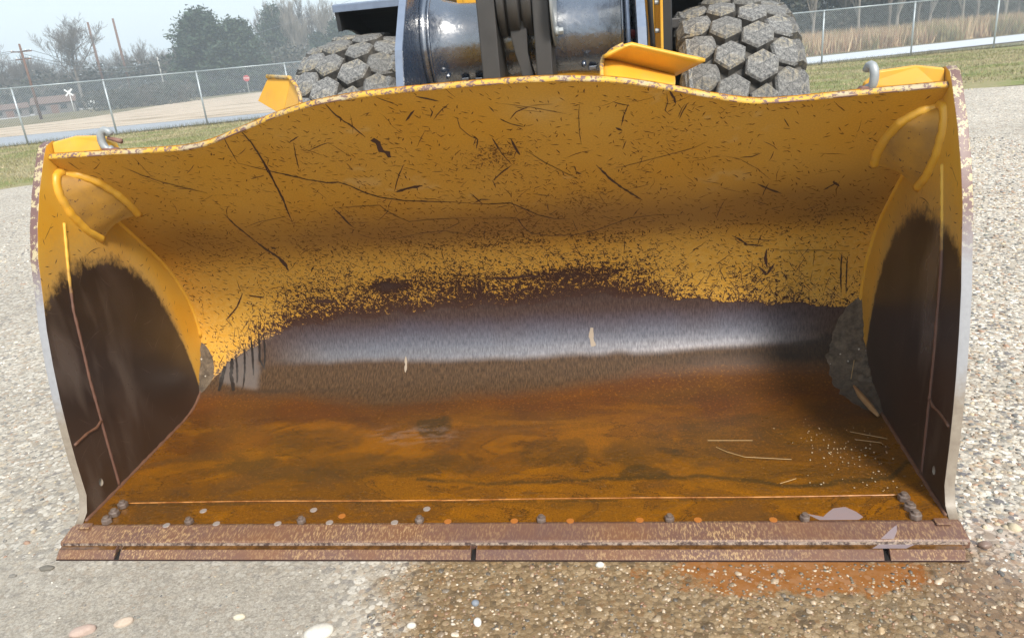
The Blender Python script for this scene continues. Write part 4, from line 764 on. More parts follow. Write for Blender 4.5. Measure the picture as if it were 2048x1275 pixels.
# damp patch under and before the blade
def ell(cx_, cy_, rx, ry): 
    a = m.m_('DIVIDE', m.m_('SUBTRACT', s3[0], cx_), rx); b_ = m.m_('DIVIDE', m.m_('SUBTRACT', s3[1], cy_), ry)
    return m.m_('SQRT', m.m_('ADD', m.m_('MULTIPLY', a, a), m.m_('MULTIPLY', b_, b_)))
e = m.m_('ADD', ell(.72, -.16, 1.02, .62), m.m_('MULTIPLY_ADD', m.noise(4.5, 4, .65), .7, -.35))
wet = m.mr(e, .82, 1.05, 1, 0, True)
e2 = m.m_('ADD', ell(1.78, -.12, .46, .42), m.m_('MULTIPLY_ADD', m.noise(6, 4, .6), .8, -.4)); wet2 = m.mr(e2, .85, 1.0, 1, 0, True)
wetc = m.mix(.42, m.mix(1.0, c, (.62, .46, .28), 'MULTIPLY'), (.13, .085, .035))
orange = m.mr(m.m_('ADD', ell(1.02, -.06, .55, .13), m.m_('MULTIPLY_ADD', m.noise(9, 5, .7), 1.5, -.75)), .62, .80, 1, 0)
wetc = m.mix(m.m_('MULTIPLY', orange, .9), wetc, (.26, .090, .012))
c = m.mix(m.m_('MULTIPLY', wet, .92), c, wetc); c = m.mix(m.m_('MULTIPLY', wet2, .6), c, m.mix(1.0, c, (.80, .66, .60), 'MULTIPLY'))
m.set('Base Color', c)
film = m.m_('MAXIMUM', m.m_('MULTIPLY', wet2, m.mr(m.noise(10, 4, .6), .38, .50)), m.m_('MULTIPLY', orange, wet))
m.set('Roughness', m.mixf(film, m.mixf(wet, .85, .42), .05))
h = m.m_('ADD', m.m_('MULTIPLY', v1['Distance'], -.6), m.m_('ADD', m.m_('MULTIPLY', v3['Distance'], m.m_('MULTIPLY', big, -1.4)), m.m_('MULTIPLY', m.noise(200, 3), .4)))
h = m.m_('MULTIPLY', h, m.m_('MULTIPLY_ADD', sand, -.72, 1.0)); h = m.m_('ADD', h, m.m_('MULTIPLY', m.m_('MULTIPLY', m.noise(130, 4, .85), sand), 1.1)); h = m.m_('MULTIPLY', h, m.m_('MULTIPLY_ADD', film, -.95, 1.0)); m.bump(h, .75, .007)
V = []; F = []; NT = 240
for i in range(NT + 1):
    t = -60 + 120 * i / NT; n = 12.15 + (vnoise(np.array(t * .8), np.array(0.), 71) - .5) * .9 + random.uniform(-.12, .12) - .6 * float(sstep(5, 9, t))
    for q in (-50, n): V.append((.970 * t + NRM[0] * q, .243 * t + NRM[1] * q, -.001))
link('gravel_lot', mesh('gravel_lot', V, [(2 * i, 2 * i + 2, 2 * i + 3, 2 * i + 1) for i in range(NT)], M_lot), kind='structure')
# loose and embedded pebbles as real stones -----------------------------
M_peb = m = Mat('pebbles', .75); a = m.attr('col'); wa = m.sepc(m.attr('wetness'))
m.set('Base Color', m.mix(m.mr(m.noise(120, 3, .7), .3, .75, 0, .35), a, (.20, .17, .13))); m.set('Roughness', m.mixf(wa[0], .8, .28))
def ico(sub):
    bm = bmesh.new(); bmesh.ops.create_icosphere(bm, subdivisions=sub, radius=1); v = np.array([q.co[:] for q in bm.verts]); f = np.array([[q.index for q in p.verts] for p in bm.faces]); bm.free(); return v, f
PCOL = np.array([(.50,.46,.38),(.64,.59,.50),(.32,.27,.21),(.24,.23,.21),(.46,.37,.26),(.80,.76,.68),(.36,.26,.19),(.13,.135,.14),(.54,.49,.41),(.40,.25,.17),(.22,.24,.22),(.60,.50,.34)])
def stones(name, P, R, sub, flat=(.45, .75), wetf=None, cols=None, sink=.35, kind='stuff', white=0.0):
    bv, bf = ico(sub); N = len(P); V = np.empty((N, len(bv), 3), np.float32)
    sc3 = np.stack([RNG.uniform(.8, 1.25, N), RNG.uniform(.65, 1.0, N), RNG.uniform(*flat, N)], 1)
    var = 1 + .16 * RNG.standard_normal((8, len(bv))); which = RNG.integers(0, 8, N)
    a = RNG.uniform(0, 2 * math.pi, N); tl = RNG.uniform(-.3, .3, N)
    q = bv[None] * var[which][:, :, None] * sc3[:, None, :] * R[:, None, None]
    q[..., 2] += q[..., 0] * np.sin(tl)[:, None]
    V[..., 0] = q[..., 0] * np.cos(a)[:, None] - q[..., 1] * np.sin(a)[:, None] + P[:, 0, None]; V[..., 1] = q[..., 0] * np.sin(a)[:, None] + q[..., 1] * np.cos(a)[:, None] + P[:, 1, None]
    V[..., 2] = q[..., 2] + (P[:, 2] + R * sc3[:, 2] * (1 - 2 * sink) * .6)[:, None]
    Fq = bf[None] + (np.arange(N) * len(bv))[:, None, None]
    ci = RNG.integers(0, len(PCOL), N); C = PCOL[ci] * RNG.uniform(.8, 1.15, (N, 1)); 
    if cols is not None: C = cols
    w = wetf(P[:, 0], P[:, 1]) if wetf else np.zeros(N)
    C = C * (1 - w[:, None] * np.array([.34, .48, .62])); C = np.repeat(C, len(bv), 0); W = np.repeat(w, len(bv))
    me = mesh(name, V.reshape(-1, 3), Fq.reshape(-1, 3), M_peb, True, cols={'col': C, 'wetness': np.stack([W] * 3, 1)})
    return link(name, me, kind=kind)
def wetf(x, y): return sstep(1.1, .8, np.hypot((x - .72) / 1.02, (y + .16) / .62) + (fbm(x * 4, y * 4, 80) - .5) * .7) * .9
def scat(N, x0, x1, y0, y1, r0, r1, z=-.003):
    P = np.stack([RNG.uniform(x0, x1, N), RNG.uniform(y0, y1, N), np.full(N, z)], 1); R = r0 * (r1 / r0) ** (RNG.random(N) ** 1.8); return P, R
def keep(P, R, f): k = f(P[:, 0], P[:, 1]); return P[k], R[k]
out_b = lambda x, y: ~((np.abs(x) < 1.60) & (y > -.01) & (y < 1.5))
P, R = scat(10500, -.3, 2.1, -.62, .02, .0026, .0085); P, R = keep(P, R, out_b); stones('pebbles', P, R, 1, wetf=wetf)
P, R = scat(1500, -2.2, -.2, -.62, .02, .0025, .0075); P, R = keep(P, R, out_b); stones('pebbles', P, R, 1, sink=.55)
P, R = scat(15000, 1.55, 3.4, 0, 3.2, .004, .0125); stones('pebbles', P, R, 1, wetf=wetf)
P, R = scat(12000, 1.6, 5.2, 3.2, 8.0, .006, .018); P, R = keep(P, R, lambda x, y: x > 1.0 + y * .12); stones('pebbles', P, R, 0 + 1)
P, R = scat(9000, -3.6, -1.55, 0, 4.0, .003, .011); stones('pebbles', P, R, 1, sink=.5)
P, R = scat(6000, -7.5, -1.8, 3.5, 9.5, .006, .017); stones('pebbles', P, R, 1, sink=.45)
P, R = scat(260, -.2, 2.3, -.62, -.02, .008, .015); P, R = keep(P, R, out_b); stones('pebbles', P, R, 2, wetf=wetf, sink=.55)
P, R = scat(420, 1.6, 5, 0, 7, .012, .026); stones('pebbles', P, R, 1, sink=.5)
P, R = scat(300, -6, -1.7, -.5, 7, .010, .022); stones('pebbles', P, R, 1, sink=.5)
# individual stones ------------------------------------------------------
def rock(name, label, loc, size, col, seed, rot=0.0, sub=3, wet=0, rough=.10, ridged=0):
    rg = np.random.default_rng(seed); bv, bf = ico(sub); d = bv / np.linalg.norm(bv, axis=1)[:, None]
    r = np.ones(len(bv))
    for k in range(9): n = rg.standard_normal(3); n /= np.linalg.norm(n); r -= rough * 1.6 * np.clip(d @ n - .62, 0, 1)
    if ridged:
        for k in range(12): n = rg.standard_normal(3); n /= np.linalg.norm(n); r = np.minimum(r, rg.uniform(.72, .95) / np.clip(d @ n, .25, 1))
    V = d * r[:, None] * np.array(size); c, s_ = math.cos(rot), math.sin(rot); V = np.c_[V[:, 0] * c - V[:, 1] * s_, V[:, 0] * s_ + V[:, 1] * c, V[:, 2]]
    C = np.array(col) * (1 + .25 * (fbm(V[:, 0] * 60 + 5, V[:, 1] * 60 + V[:, 2] * 40 + 9, seed) - .5))[:, None]
    me = mesh(name, V, bf, M_peb, True, cols={'col': C, 'wetness': np.full((len(V), 3), wet)})
    return link(name, me, loc=(loc[0], loc[1], loc[2] - .008), label=label, cat='stone')
rock('pebble_stone', 'large smooth white oval stone half cut off by the bottom edge of the photo', (-.428, -.335, .012), (.050, .034, .022), (.66, .62, .54), 1, .45)
rock('pebble_stone', 'small cream oval pebble lying on the sand left of the big white stone', (-.711, -.272, .010), (.020, .013, .010), (.62, .56, .42), 2, .1)
rock('broken_stone', 'pinkish beige angular stone on the sand at the lower left', (-1.086, -.303, .010), (.034, .019, .014), (.50, .40, .31), 3, .5, ridged=1)
rock('broken_stone', 'rough pink speckled stone nearest the lower left corner', (-1.200, -.345, .012), (.042, .027, .018), (.46, .34, .28), 4, .3, ridged=1, rough=.2)
rock('flat_stone', 'dark grey flat stone touching the left end of the cutting edge', (-1.556, -.045, .010), (.030, .016, .010), (.13, .12, .10), 5, .1, ridged=1)
rock('flat_stone', 'small grey stone lying a little left of the dark flat stone', (-1.66, -.085, .008), (.016, .010, .007), (.18, .17, .15), 6, .1, ridged=1)
rock('wet_stone', 'reddish brown wet stone standing alone right of the blade corner', (1.620, .075, .012), (.024, .016, .014), (.20, .13, .10), 7, .2, wet=.8, ridged=1)
rock('pebble_stone', 'white pebble against the front of the blade near its middle', (.416, -.020, .010), (.015, .012, .010), (.70, .68, .62), 8, .2)
rock('pebble_stone', 'white upright pebble at the bottom edge just left of centre', (.053, -.281, .010), (.012, .018, .010), (.70, .68, .64), 9, .3)
rock('pebble_stone', 'rounded off-white pebble where the smooth sand meets the wet gravel', (-.146, -.300, .010), (.015, .012, .010), (.64, .60, .52), 10, .3)
rock('pebble_stone', 'blue grey round pebble in the wet gravel below the blade joint', (.033, -.200, .010), (.013, .013, .010), (.20, .23, .27), 11, .3, wet=.4)
rock('brown_stone', 'small brown stone on the open gravel right of the bucket', (2.33, 2.45, .012), (.024, .018, .018), (.22, .13, .09), 12, .3, ridged=1)
# shallow water standing on the ground at the right corner of the blade
M_water = Mat('puddle_water', .02, 0, (.9, .9, .9)); M_water.set('Transmission Weight', 1.0); M_water.set('IOR', 1.33)
# mud heaps in the bucket corners ---------------------------------------
M_mud = m = Mat('drying_mud', .85); _n = m.noise(25, 5, .75); _v = m.voro(45); 
c = m.mix(m.mr(_n, .35, .7), (.055, .038, .024), (.17, .125, .08)); c = m.mix(m.mr(s3z := m.new_sep(m.obj())[2], .05, .14, .6, 0), c, (.045, .032, .022))
m.set('Base Color', m.mix(m.m_('MULTIPLY', m.m_('LESS_THAN', _v['Distance'], .20), m.m_('GREATER_THAN', m.sepc(_v['Color'])[0], .90)), c, (.45, .40, .32))); m.bump(_n, .8, .008)
def heap(sgn, s0, s1, wid, thick, name, label):
    def fn(i, j):
        s_ = s0 + (s1 - s0) * i; p = prof_at(s_); xs_ = float(side_x(float(p[0]), float(p[1])))
        env = math.sin(math.pi * min(1, max(0, i))) ** .7
        w = wid * env * (.70 + .55 * float(fbm(np.array([s_ * 16]), np.array([1.]), 90, 4)[0]))
        xx = sgn * (xs_ + .006 - (w + .006) * j); h = thick * env * (1 - j) ** 1.3 * (1 + 1.1 * (float(fbm(np.array([s_ * 34]), np.array([j * 7.]), 91, 4)[0]) - .5)) * (.4 + .6 * min(1, 3 * (1 - j))) + .0015 * (1 - j) + (-.004 if j > .98 else 0)
        q = S3(xx, s_, h + .001); return tuple(float(k) for k in q)
    o = Geo().grid(fn, 60, 24).obj(name, M_mud, None, True, label=label, cat='mud'); return o
heap(1, .70, 1.36, .155, .075, 'mud_heap', 'grey brown mud with pebbles packed into the right rear corner of the bucket')
heap(-1, 1.00, 1.27, .065, .035, 'mud_heap', 'small grey lump of dried mud stuck in the left rear corner of the bucket')
M_straw = Mat('dry_straw', .6, 0, (.42, .27, .11)); M_wood = Mat('brown_twig', .7); M_wood.set('Base Color', M_wood.mix(M_wood.noise(40, 3), (.20, .10, .035), (.42, .23, .09)))
Geo().tube([(1.487, .985, .125), (1.500, .93, .105), (1.520, .86, .085), (1.530, .80, .078)], [.004, .013, .013, .006], 7).obj('twig', M_wood, None, True, label='orange brown stub of a stick in the mud at the right of the bucket', cat='twig')
for lab, pts in (('long pale curved straw lying on the rusty floor right of centre', [(.87, .622), (.905, .585), (.967, .544), (1.133, .521)]), ('short straight straw just behind the long curved one', [(.844, .674), (1.017, .667)]), ('slanted straw near the floor seam on the right', [(1.058, .36), (1.12, .391)]),
                 ('long slanting straw close below the twig', [(1.40, .72), (1.52, .66)]), ('straw lying in front of the twig, second from the mud', [(1.40, .66), (1.49, .63)]), ('thin straw against the mud heap above the twig', [(1.485, 1.02), (1.515, 1.09)])):
    Geo().tube([(a, b_, .054 if b_ < .95 else .14 + (b_ - 1.02) * .8) for a, b_ in pts], .0013, 4).obj('straw', M_straw, None, label=lab, cat='straw', group='straws in the bucket')
# crumbs of gravel on the bucket floor near the mud
N = 170; P = np.stack([RNG.normal(1.36, .10, N), RNG.normal(.62, .22, N), np.full(N, .0535)], 1); k = (P[:, 0] < 1.53) & (P[:, 1] > .3) & (P[:, 1] < .93)
o = stones('gravel_crumbs', P[k], RNG.uniform(.0015, .0040, k.sum()), 0, cols=np.tile([[.48, .38, .24]], (k.sum(), 1)))
# ================================================================== background
def gsheet(name, pts, mat, dz):
    V = [(x, y, TZ(x, y) + dz) for x, y in pts]; return link(name, mesh(name, V, [tuple(range(len(V)))], mat), kind='structure')
M_road = Mat('asphalt_road', .42); _n = M_road.noise(1.2, 4); M_road.set('Base Color', M_road.mix(_n, (.24, .25, .27), (.36, .375, .40))); M_road.bump(M_road.noise(30, 3), .3, .01)
M_gfield = Mat('pale_gravel_field', .9); _v = M_gfield.comb(M_gfield.m_('MULTIPLY', M_gfield.new_sep(M_gfield.obj())[0], .35), M_gfield.new_sep(M_gfield.obj())[1], 0)
M_gfield.set('Base Color', M_gfield.ramp(M_gfield.m_('ADD', M_gfield.m_('MULTIPLY', M_gfield.noise(.45, 5, .7, vec=_v), .7), M_gfield.m_('MULTIPLY', M_gfield.noise(3, 4, .8), .3)), [(.38, (.17, .13, .06)), (.45, (.42, .32, .22)), (.55, (.55, .45, .34)), (.66, (.40, .31, .22))])); M_gfield.bump(M_gfield.noise(4, 4, .8), .5, .05)
M_lane = Mat('pale_lane', .8); M_lane.set('Base Color', M_lane.mix(M_lane.noise(.6, 3), (.38, .36, .34), (.52, .50, .47)))
NEAR = [(-40, 9.0), (-21.6, 20.4), (-18.7, 22.2), (-16.2, 23.8), (-13.4, 25.0), (-10.6, 25.8), (-4.8, 27.0), (1, 27.8), (8, 28.8), (17.4, 32.6), (30, 38.5), (45, 46)]
FAR = [(45, 57), (30, 46.5), (21.7, 41.7), (9.4, 35.9), (2, 33), (-6, 30.9), (-12.5, 29.3), (-18, 29.6), (-26, 29.0), (-40, 24)]
gsheet('road', NEAR + FAR, M_road, .016)
M_road2 = Mat('wet_glare_road', .5); M_road2.set('Base Color', M_road2.mix(M_road2.noise(1.2, 4), (.50, .53, .58), (.66, .69, .74)))  # right stretch of road, its wet sky glare put into a paler colour
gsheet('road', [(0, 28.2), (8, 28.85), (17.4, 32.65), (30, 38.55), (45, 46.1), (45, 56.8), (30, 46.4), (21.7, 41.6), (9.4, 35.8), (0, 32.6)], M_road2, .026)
gsheet('gravel_field', [(-60, 14), (-26, 29.3), (-18, 29.9), (-12.5, 29.6), (-6, 31.2), (-8, 55), (-20, 80), (-30, 100), (-46, 99), (-45.7, 76.7), (-36.6, 50.5), (-38.3, 43.5), (-62, 38)], M_gfield, .012)
gsheet('far_lane', [(-110, 62), (-65.4, 75.6), (-69.3, 98.1), (-95, 150), (-112, 150), (-88, 105), (-125, 78)], M_lane, .014)
gsheet('far_lane', [(-85, 130), (-95, 170), (-75, 180), (-60, 150), (-66, 128)], M_lane, .018)
# dark shoulder under the fence
M_soil = Mat('bare_soil', .95); M_soil.set('Base Color', M_soil.mix(M_soil.noise(6, 4, .7), (.055, .045, .035), (.15, .12, .09)))
# blades of grass, straw and weeds ----------------------------------------
M_blade_g = Mat('grass_blades', .8); M_blade_g.set('Base Color', M_blade_g.attr('col'))
def blades(name, P, H, W, cols, lean=.4, per=1):
    N = len(P); a = RNG.uniform(0, 2 * math.pi, N); l = RNG.uniform(0, lean, N) * H; b_ = RNG.uniform(0, 2 * math.pi, N)
    V = np.empty((N, 3, 3), np.float32); dx, dy = np.cos(a) * W / 2, np.sin(a) * W / 2
    V[:, 0] = P + np.stack([dx, dy, 0 * dx], 1); V[:, 1] = P - np.stack([dx, dy, 0 * dx], 1); V[:, 2] = P + np.stack([np.cos(b_) * l, np.sin(b_) * l, H], 1)
    C = np.repeat(cols, 3, 0); me = mesh(name, V.reshape(-1, 3), np.arange(N * 3).reshape(-1, 3), M_blade_g, cols={'col': C}); return link(name, me, kind='stuff')
def tz(x, y): return -0.02 * np.clip(NRM[1] * y + NRM[0] * x - 16, 0, 250)
def nt(n, t): return .970 * t + NRM[0] * n, .243 * t + NRM[1] * n
N = 120000; n = RNG.uniform(11.3, 26.3, N); t = np.where(RNG.random(N) < .5, RNG.uniform(-20, -1, N), RNG.uniform(2, 20, N)); x, y = nt(n, t)
g_ = fbm(x * .35, y * .9, 101); dry = fbm(x * .9 + 4, y * 2.2, 102); keepm = fbm(x * 1.3, y * 2.6, 103) > .34 + .25 * (n < 12.4)
cg = np.stack([.15 + .22 * dry, .18 + .11 * dry, .045 + .11 * dry], 1); cg = np.where((dry + g_ > 1.03)[:, None], np.array([[.40, .33, .19]]) * (.7 + .5 * RNG.random((N, 1))), cg) * RNG.uniform(.6, 1.25, (N, 1))
k = keepm; P = np.stack([x, y, tz(x, y)], 1)[k]; blades('grass', P, RNG.uniform(.02, .065, k.sum()), RNG.uniform(.010, .022, k.sum()), cg[k], 1.2)
# weeds along the fence foot
FENCE = [(-24.5, 17.6), (-21.6, 19.4), (-18.7, 21.45), (-16.42, 22.9), (-13.68, 24.1), (-10.8, 25.0), (-7.7, 25.6), (-4.8, 26.1), (-1.9, 26.5), (1.1, 26.9), (4.6, 27.2), (8.2, 27.6), (11.4, 28.1), (14.3, 28.4), (17.4, 28.7), (20.5, 29.0)]
N = 14000; i = RNG.integers(0, len(FENCE) - 1, N); f = RNG.random(N)[:, None]; A_ = np.array(FENCE); q = A_[i] * (1 - f) + A_[i + 1] * f + RNG.normal(0, .10, (N, 2)); P = np.c_[q, tz(q[:, 0], q[:, 1])]
blades('weeds', P, RNG.uniform(.05, .2, N), RNG.uniform(.006, .014, N), np.array([[.13, .12, .06]]) * RNG.uniform(.5, 2, (N, 1)), .8)
# tall brown grass beyond the road on the right
N = 70000; t = RNG.uniform(2, 45, N); n0 = 33 + .12 * t; n = n0 + 24 * RNG.random(N) ** 1.3; x, y = nt(n, t); P = np.stack([x, y, tz(x, y)], 1)
cc = np.where(RNG.random((N, 1)) < .6, np.array([[.40, .25, .15]]), np.array([[.56, .43, .26]])) * RNG.uniform(.55, 1.3, (N, 1)); cc = np.where((fbm(x * .5, y * .3, 110) < .42)[:, None], cc * np.array([[.55, .65, .5]]), cc)
blades('tall_dry_grass', P, RNG.uniform(.35, 1.15, N) * (.6 + .8 * fbm(x * .4, y * .4, 111)), RNG.uniform(.04, .09, N), cc, .5)
# chain link fence ----------------------------------------------------------
fence = thing('chain_link_fence', 'long galvanised chain link fence with round posts and top rail between lawn and road', 'fence', (0, 0, 0))
M_wire = Mat('fence_wire', .5, .5, (.50, .53, .55)); M_pipe = Mat('fence_pipe', .45, .4); M_pipe.set('Base Color', M_pipe.mix(M_pipe.noise(8, 3), (.33, .37, .39), (.48, .52, .54)))
HF = 1.82; wv, wf = [], []
def ribbon3(a, b_, r):
    a, b_ = Vector(a), Vector(b_); d = (b_ - a).normalized(); e1 = d.cross(Vector((.2, 1, .1))).normalized(); e2 = d.cross(e1); k = len(wv)
    for p in (a, b_):
        for j in range(3): t = 2 * math.pi * j / 3; wv.append(p + (e1 * math.cos(t) + e2 * math.sin(t)) * r)
    for j in range(3): wf.append((k + j, k + (j + 1) % 3, k + 3 + (j + 1) % 3, k + 3 + j))
for i, (x, y) in enumerate(FENCE):
    z = TZ(x, y); po = Geo().tube([(x, y, z - .02), (x, y, z + HF - .02)], .030 if 1 else 0, 10).obj('post', M_pipe, fence, True)
    Geo().lathe([(.034, 0), (.034, .03), (.022, .05), (.004, .058)], 10, axis='z').obj('post_cap', M_pipe, po, True, loc=(x, y, z + HF - .03))
    for hh_ in (.25, .7, 1.15, 1.6): Geo().tube([(x - .036, y - .034, z + hh_), (x + .036, y - .034, z + hh_)], .004, 5).obj('tie_wire', M_galv, po)
for (x0, y0), (x1, y1) in zip(FENCE, FENCE[1:]):
    z0, z1 = TZ(x0, y0), TZ(x1, y1); L = math.hypot(x1 - x0, y1 - y0)
    Geo().tube([(x0, y0, z0 + HF), (x1, y1, z1 + HF)], .022, 8).obj('top_rail', M_pipe, fence, True)
    Geo().tube([(x0, y0 - .02, z0 + .06), (x1, y1 - .02, z1 + .06)], .003, 4).obj('bottom_wire', M_pipe, fence)
    H = HF + .02; H0 = .03; pitch = .072 / 1.0
    fn = lambda u, v, o: (x0 + (x1 - x0) * u / L, y0 + (y1 - y0) * u / L - .028 + o, z0 + (z1 - z0) * u / L + v)
    for k in range(int(-H / pitch), int(L / pitch) + 1):
        for sg in (1, -1):
            u0 = k * pitch; ua, va, ub, vb = u0, H0, u0 + (H - H0), H
            if ua < 0: va += -ua; ua = 0
            if ub > L: vb -= ub - L; ub = L
            if ub - ua < .01: continue
            ribbon3(fn(ua if sg > 0 else L - ua, va, .0), fn(ub if sg > 0 else L - ub, vb, .002), .0027)
link('chain_link', mesh('chain_link', wv, wf, M_wire), fence, kind='stuff')
# trees ------------------------------------------------------------------------
M_bark = Mat('grey_bark', .9); _n = M_bark.noise(1.5, 4); M_bark.set('Base Color', M_bark.mix(_n, (.10, .085, .070), (.20, .175, .15)))
M_bark2 = Mat('pale_bark', .9); M_bark2.set('Base Color', M_bark2.mix(M_bark2.noise(1.5, 4), (.17, .15, .125), (.32, .29, .25)))
M_leafd = Mat('evergreen_foliage', .7); _n = M_leafd.noise(.9, 4, .7); M_leafd.set('Base Color', M_leafd.mix(M_leafd.mr(_n, .35, .65), (.014, .030, .016), (.036, .064, .030)))
M_leafb = Mat('brown_green_brush', .85); _n = M_leafb.noise(.35, 4, .7); M_leafb.set('Base Color', M_leafb.ramp(_n, [(.35, (.036, .046, .036)), (.5, (.062, .066, .052)), (.62, (.10, .082, .066))]))
def branches(seed, h, spread, depth, up=.55, base=.30, kids=(3, 4)):
    rg = random.Random(seed); G = ([], []); W = []
    def seg(p, d, L, r, lv):
        n = 4 if lv < 3 else 2; pts = [p]; q = p; dd = d
        for i in range(n):
            dd = (dd + Vector((rg.uniform(-1, 1), rg.uniform(-1, 1), rg.uniform(-.2, 1))) * (.10 + .05 * lv)).normalized(); q = q + dd * L / n; pts.append(q)
        k = 6 if lv == 0 else (4 if lv < 2 else 3); W.append((pts, [r * (1 - .55 * i / n) for i in range(n + 1)], k))
        if lv >= depth: return
        for c_ in range(rg.randint(*kids) + (3 if lv == 0 else 0)):
            f = rg.uniform(.38 if lv == 0 else .25, 1.0); i = min(n - 1, int(f * n)); pp = pts[i].lerp(pts[i + 1], f * n - i)
            a = rg.uniform(0, 2 * math.pi); e = dd.orthogonal().normalized(); e = Matrix.Rotation(a, 3, dd) @ e
            nd = (dd * (1 - spread) + e * spread + Vector((0, 0, up * .4))).normalized(); seg(pp, nd, L * rg.uniform(.48, .72), r * (.50 if lv == 0 else .55) * (1.15 - .4 * f), lv + 1)
        seg(pts[-1], dd, L * .62, r * .45, lv + 1)
    seg(Vector((0, 0, 0)), Vector((rg.uniform(-.05, .05), rg.uniform(-.05, .05), 1)).normalized(), h * base * 1.35, h * .021, 0)
    zmax = max(p.z for pts, _, _ in W for p in pts); s_ = h / zmax
    g1, g2 = Geo(), Geo()
    for pts, rr, k in W:
        (g1 if k == 6 else g2).tube([p * s_ for p in pts], [max(r * s_, .012) for r in rr], k, cap=False)
    return g1, g2
BT = []
SHIFT = lambda x, y, a: (.505 + (x - .505) * math.cos(a) + (y + 2.035) * math.sin(a), -2.035 - (x - .505) * math.sin(a) + (y + 2.035) * math.cos(a))
for sd_, h, sp, dp in ((1, 10, .48, 5), (2, 10, .60, 5), (3, 10, .38, 5), (4, 10, .55, 5)):
    g1, g2 = branches(sd_, h, sp, dp); BT.append((g1.me('trunk', M_bark, True), g2.me('branches', M_bark, True)))
g1, g2 = branches(11, 10, .42, 5, .8); BT.append((g1.me('trunk', M_bark2, True), g2.me('branches', M_bark2, True)))
def leafmesh(name, pts, size, mat, seed=0, updir=.3):
    rg = np.random.default_rng(seed); N = len(pts); d = rg.standard_normal((N, 3)); d[:, 2] = d[:, 2] * .5 + updir; d /= np.linalg.norm(d, axis=1)[:, None]
    e = np.cross(d, rg.standard_normal((N, 3))); e /= np.linalg.norm(e, axis=1)[:, None]; s_ = size * rg.uniform(.5, 1.4, (N, 1))
    V = np.stack([pts - d * s_ * .2 + e * s_ * .35, pts - d * s_ * .2 - e * s_ * .35, pts + d * s_], 1); return mesh(name, V.reshape(-1, 3), np.arange(3 * N).reshape(-1, 3), mat)
def tree(k, x, y, h, label, group, rz=None, cat='tree', name='bare_tree', wide=1.0):
    t = thing(name, label, cat, (x, y, TZ(x, y) - .05), random.uniform(0, 6.3) if rz is None else rz, group); s_ = h / 10; t.scale = (s_ * wide, s_ * wide, s_)
    link('trunk', BT[k][0], t); link('branches', BT[k][1], t); return t
big = tree(3, -78.0, 107.8, 13.4, 'big round-crowned bare tree standing alone above the treeline left of the two bare poles', None, 1.0, wide=1.15)
LB = 'leafless grey tree in the hazy treeline behind the far lane at the left'; GB = 'bare trees of the far left treeline'
for i, (x, y, h) in enumerate([(-98.7, 110.5, 10.5), (-90.2, 104.6, 10.2), (-94.8, 113.8, 10.0), (-98.9, 123.4, 9.5), (-100.1, 128.7, 8.8), (-85.9, 120.6, 9.0), (-92.5, 134.2, 9.8), (-84.6, 127.5, 9.3), (-76.9, 120.6, 10.3), (-82.7, 134.6, 9.8), (-75.1, 127.5, 8.4), (-109.8, 133.8, 10.0), (-83.2, 146.0, 9.6), (-101.8, 140.0, 10.0), (-88.9, 148.4, 10.6), (-104, 112, 11), (-95, 98, 10), (-87, 113, 8.5), (-71, 118, 8.6)]):
    x, y = SHIFT(x, y, .014)
    tree(i % 4, x, y, h, LB, GB)
for i, (x, y, h) in enumerate([(-65.3, 143.8, 15.0), (-58.0, 136.1, 17.9), (-56.6, 142.1, 17.0), (-51.4, 138.7, 16.7), (-51.2, 149.4, 14.6), (-47.5, 150.6, 13.8), (-44.6, 156.7, 14.2), (-39.9, 152.8, 13.6), (-62.1, 150.6, 14.2), (-54, 128, 14), (-36, 150, 14), (-30, 150, 15), (-20, 150, 15)]):
    x, y = SHIFT(x, y, .017)
    tree([2, 4, 2, 4][i % 4], x, y, h, 'tall thin bare tree rising behind the pines and the black fender', 'tall bare trees behind the pines', wide=.8)
# evergreens: whorled limbs carrying tufts
def pine_mesh(seed, rnd=.5, n=15000):
    rg = np.random.default_rng(seed); pts = []
    for k in range(150):
        z = .8 + 9.0 * (k / 150) ** .9 + rg.uniform(-.2, .2); rmax = 3.6 * (1 - ((z - 1) / 9.2) ** (1.3 + rnd)) ** .75 + .25; rmax *= rg.uniform(.6, 1.12); a = rg.uniform(0, 6.28)
        m_ = n // 150; f = rg.random(m_) ** .6; c = np.stack([np.cos(a) * rmax * f, np.sin(a) * rmax * f, z + .9 * f * f * rg.uniform(.2, 1) - .1], 1) + rg.normal(0, .30, (m_, 3)) * (.5 + .7 * f[:, None]); pts.append(c)
    return np.concatenate(pts)
PM = [leafmesh('foliage', pine_mesh(s_, r_), .34, M_leafd, s_, .6) for s_, r_ in ((1, .2), (2, 1.0), (3, .6))]
g1, _ = branches(31, 9, .4, 1); PT = Geo().tube([(0, 0, 0), (.1, 0, 4), (0, .05, 9.3)], [.24, .15, .03], 7).me('trunk', M_bark, True)
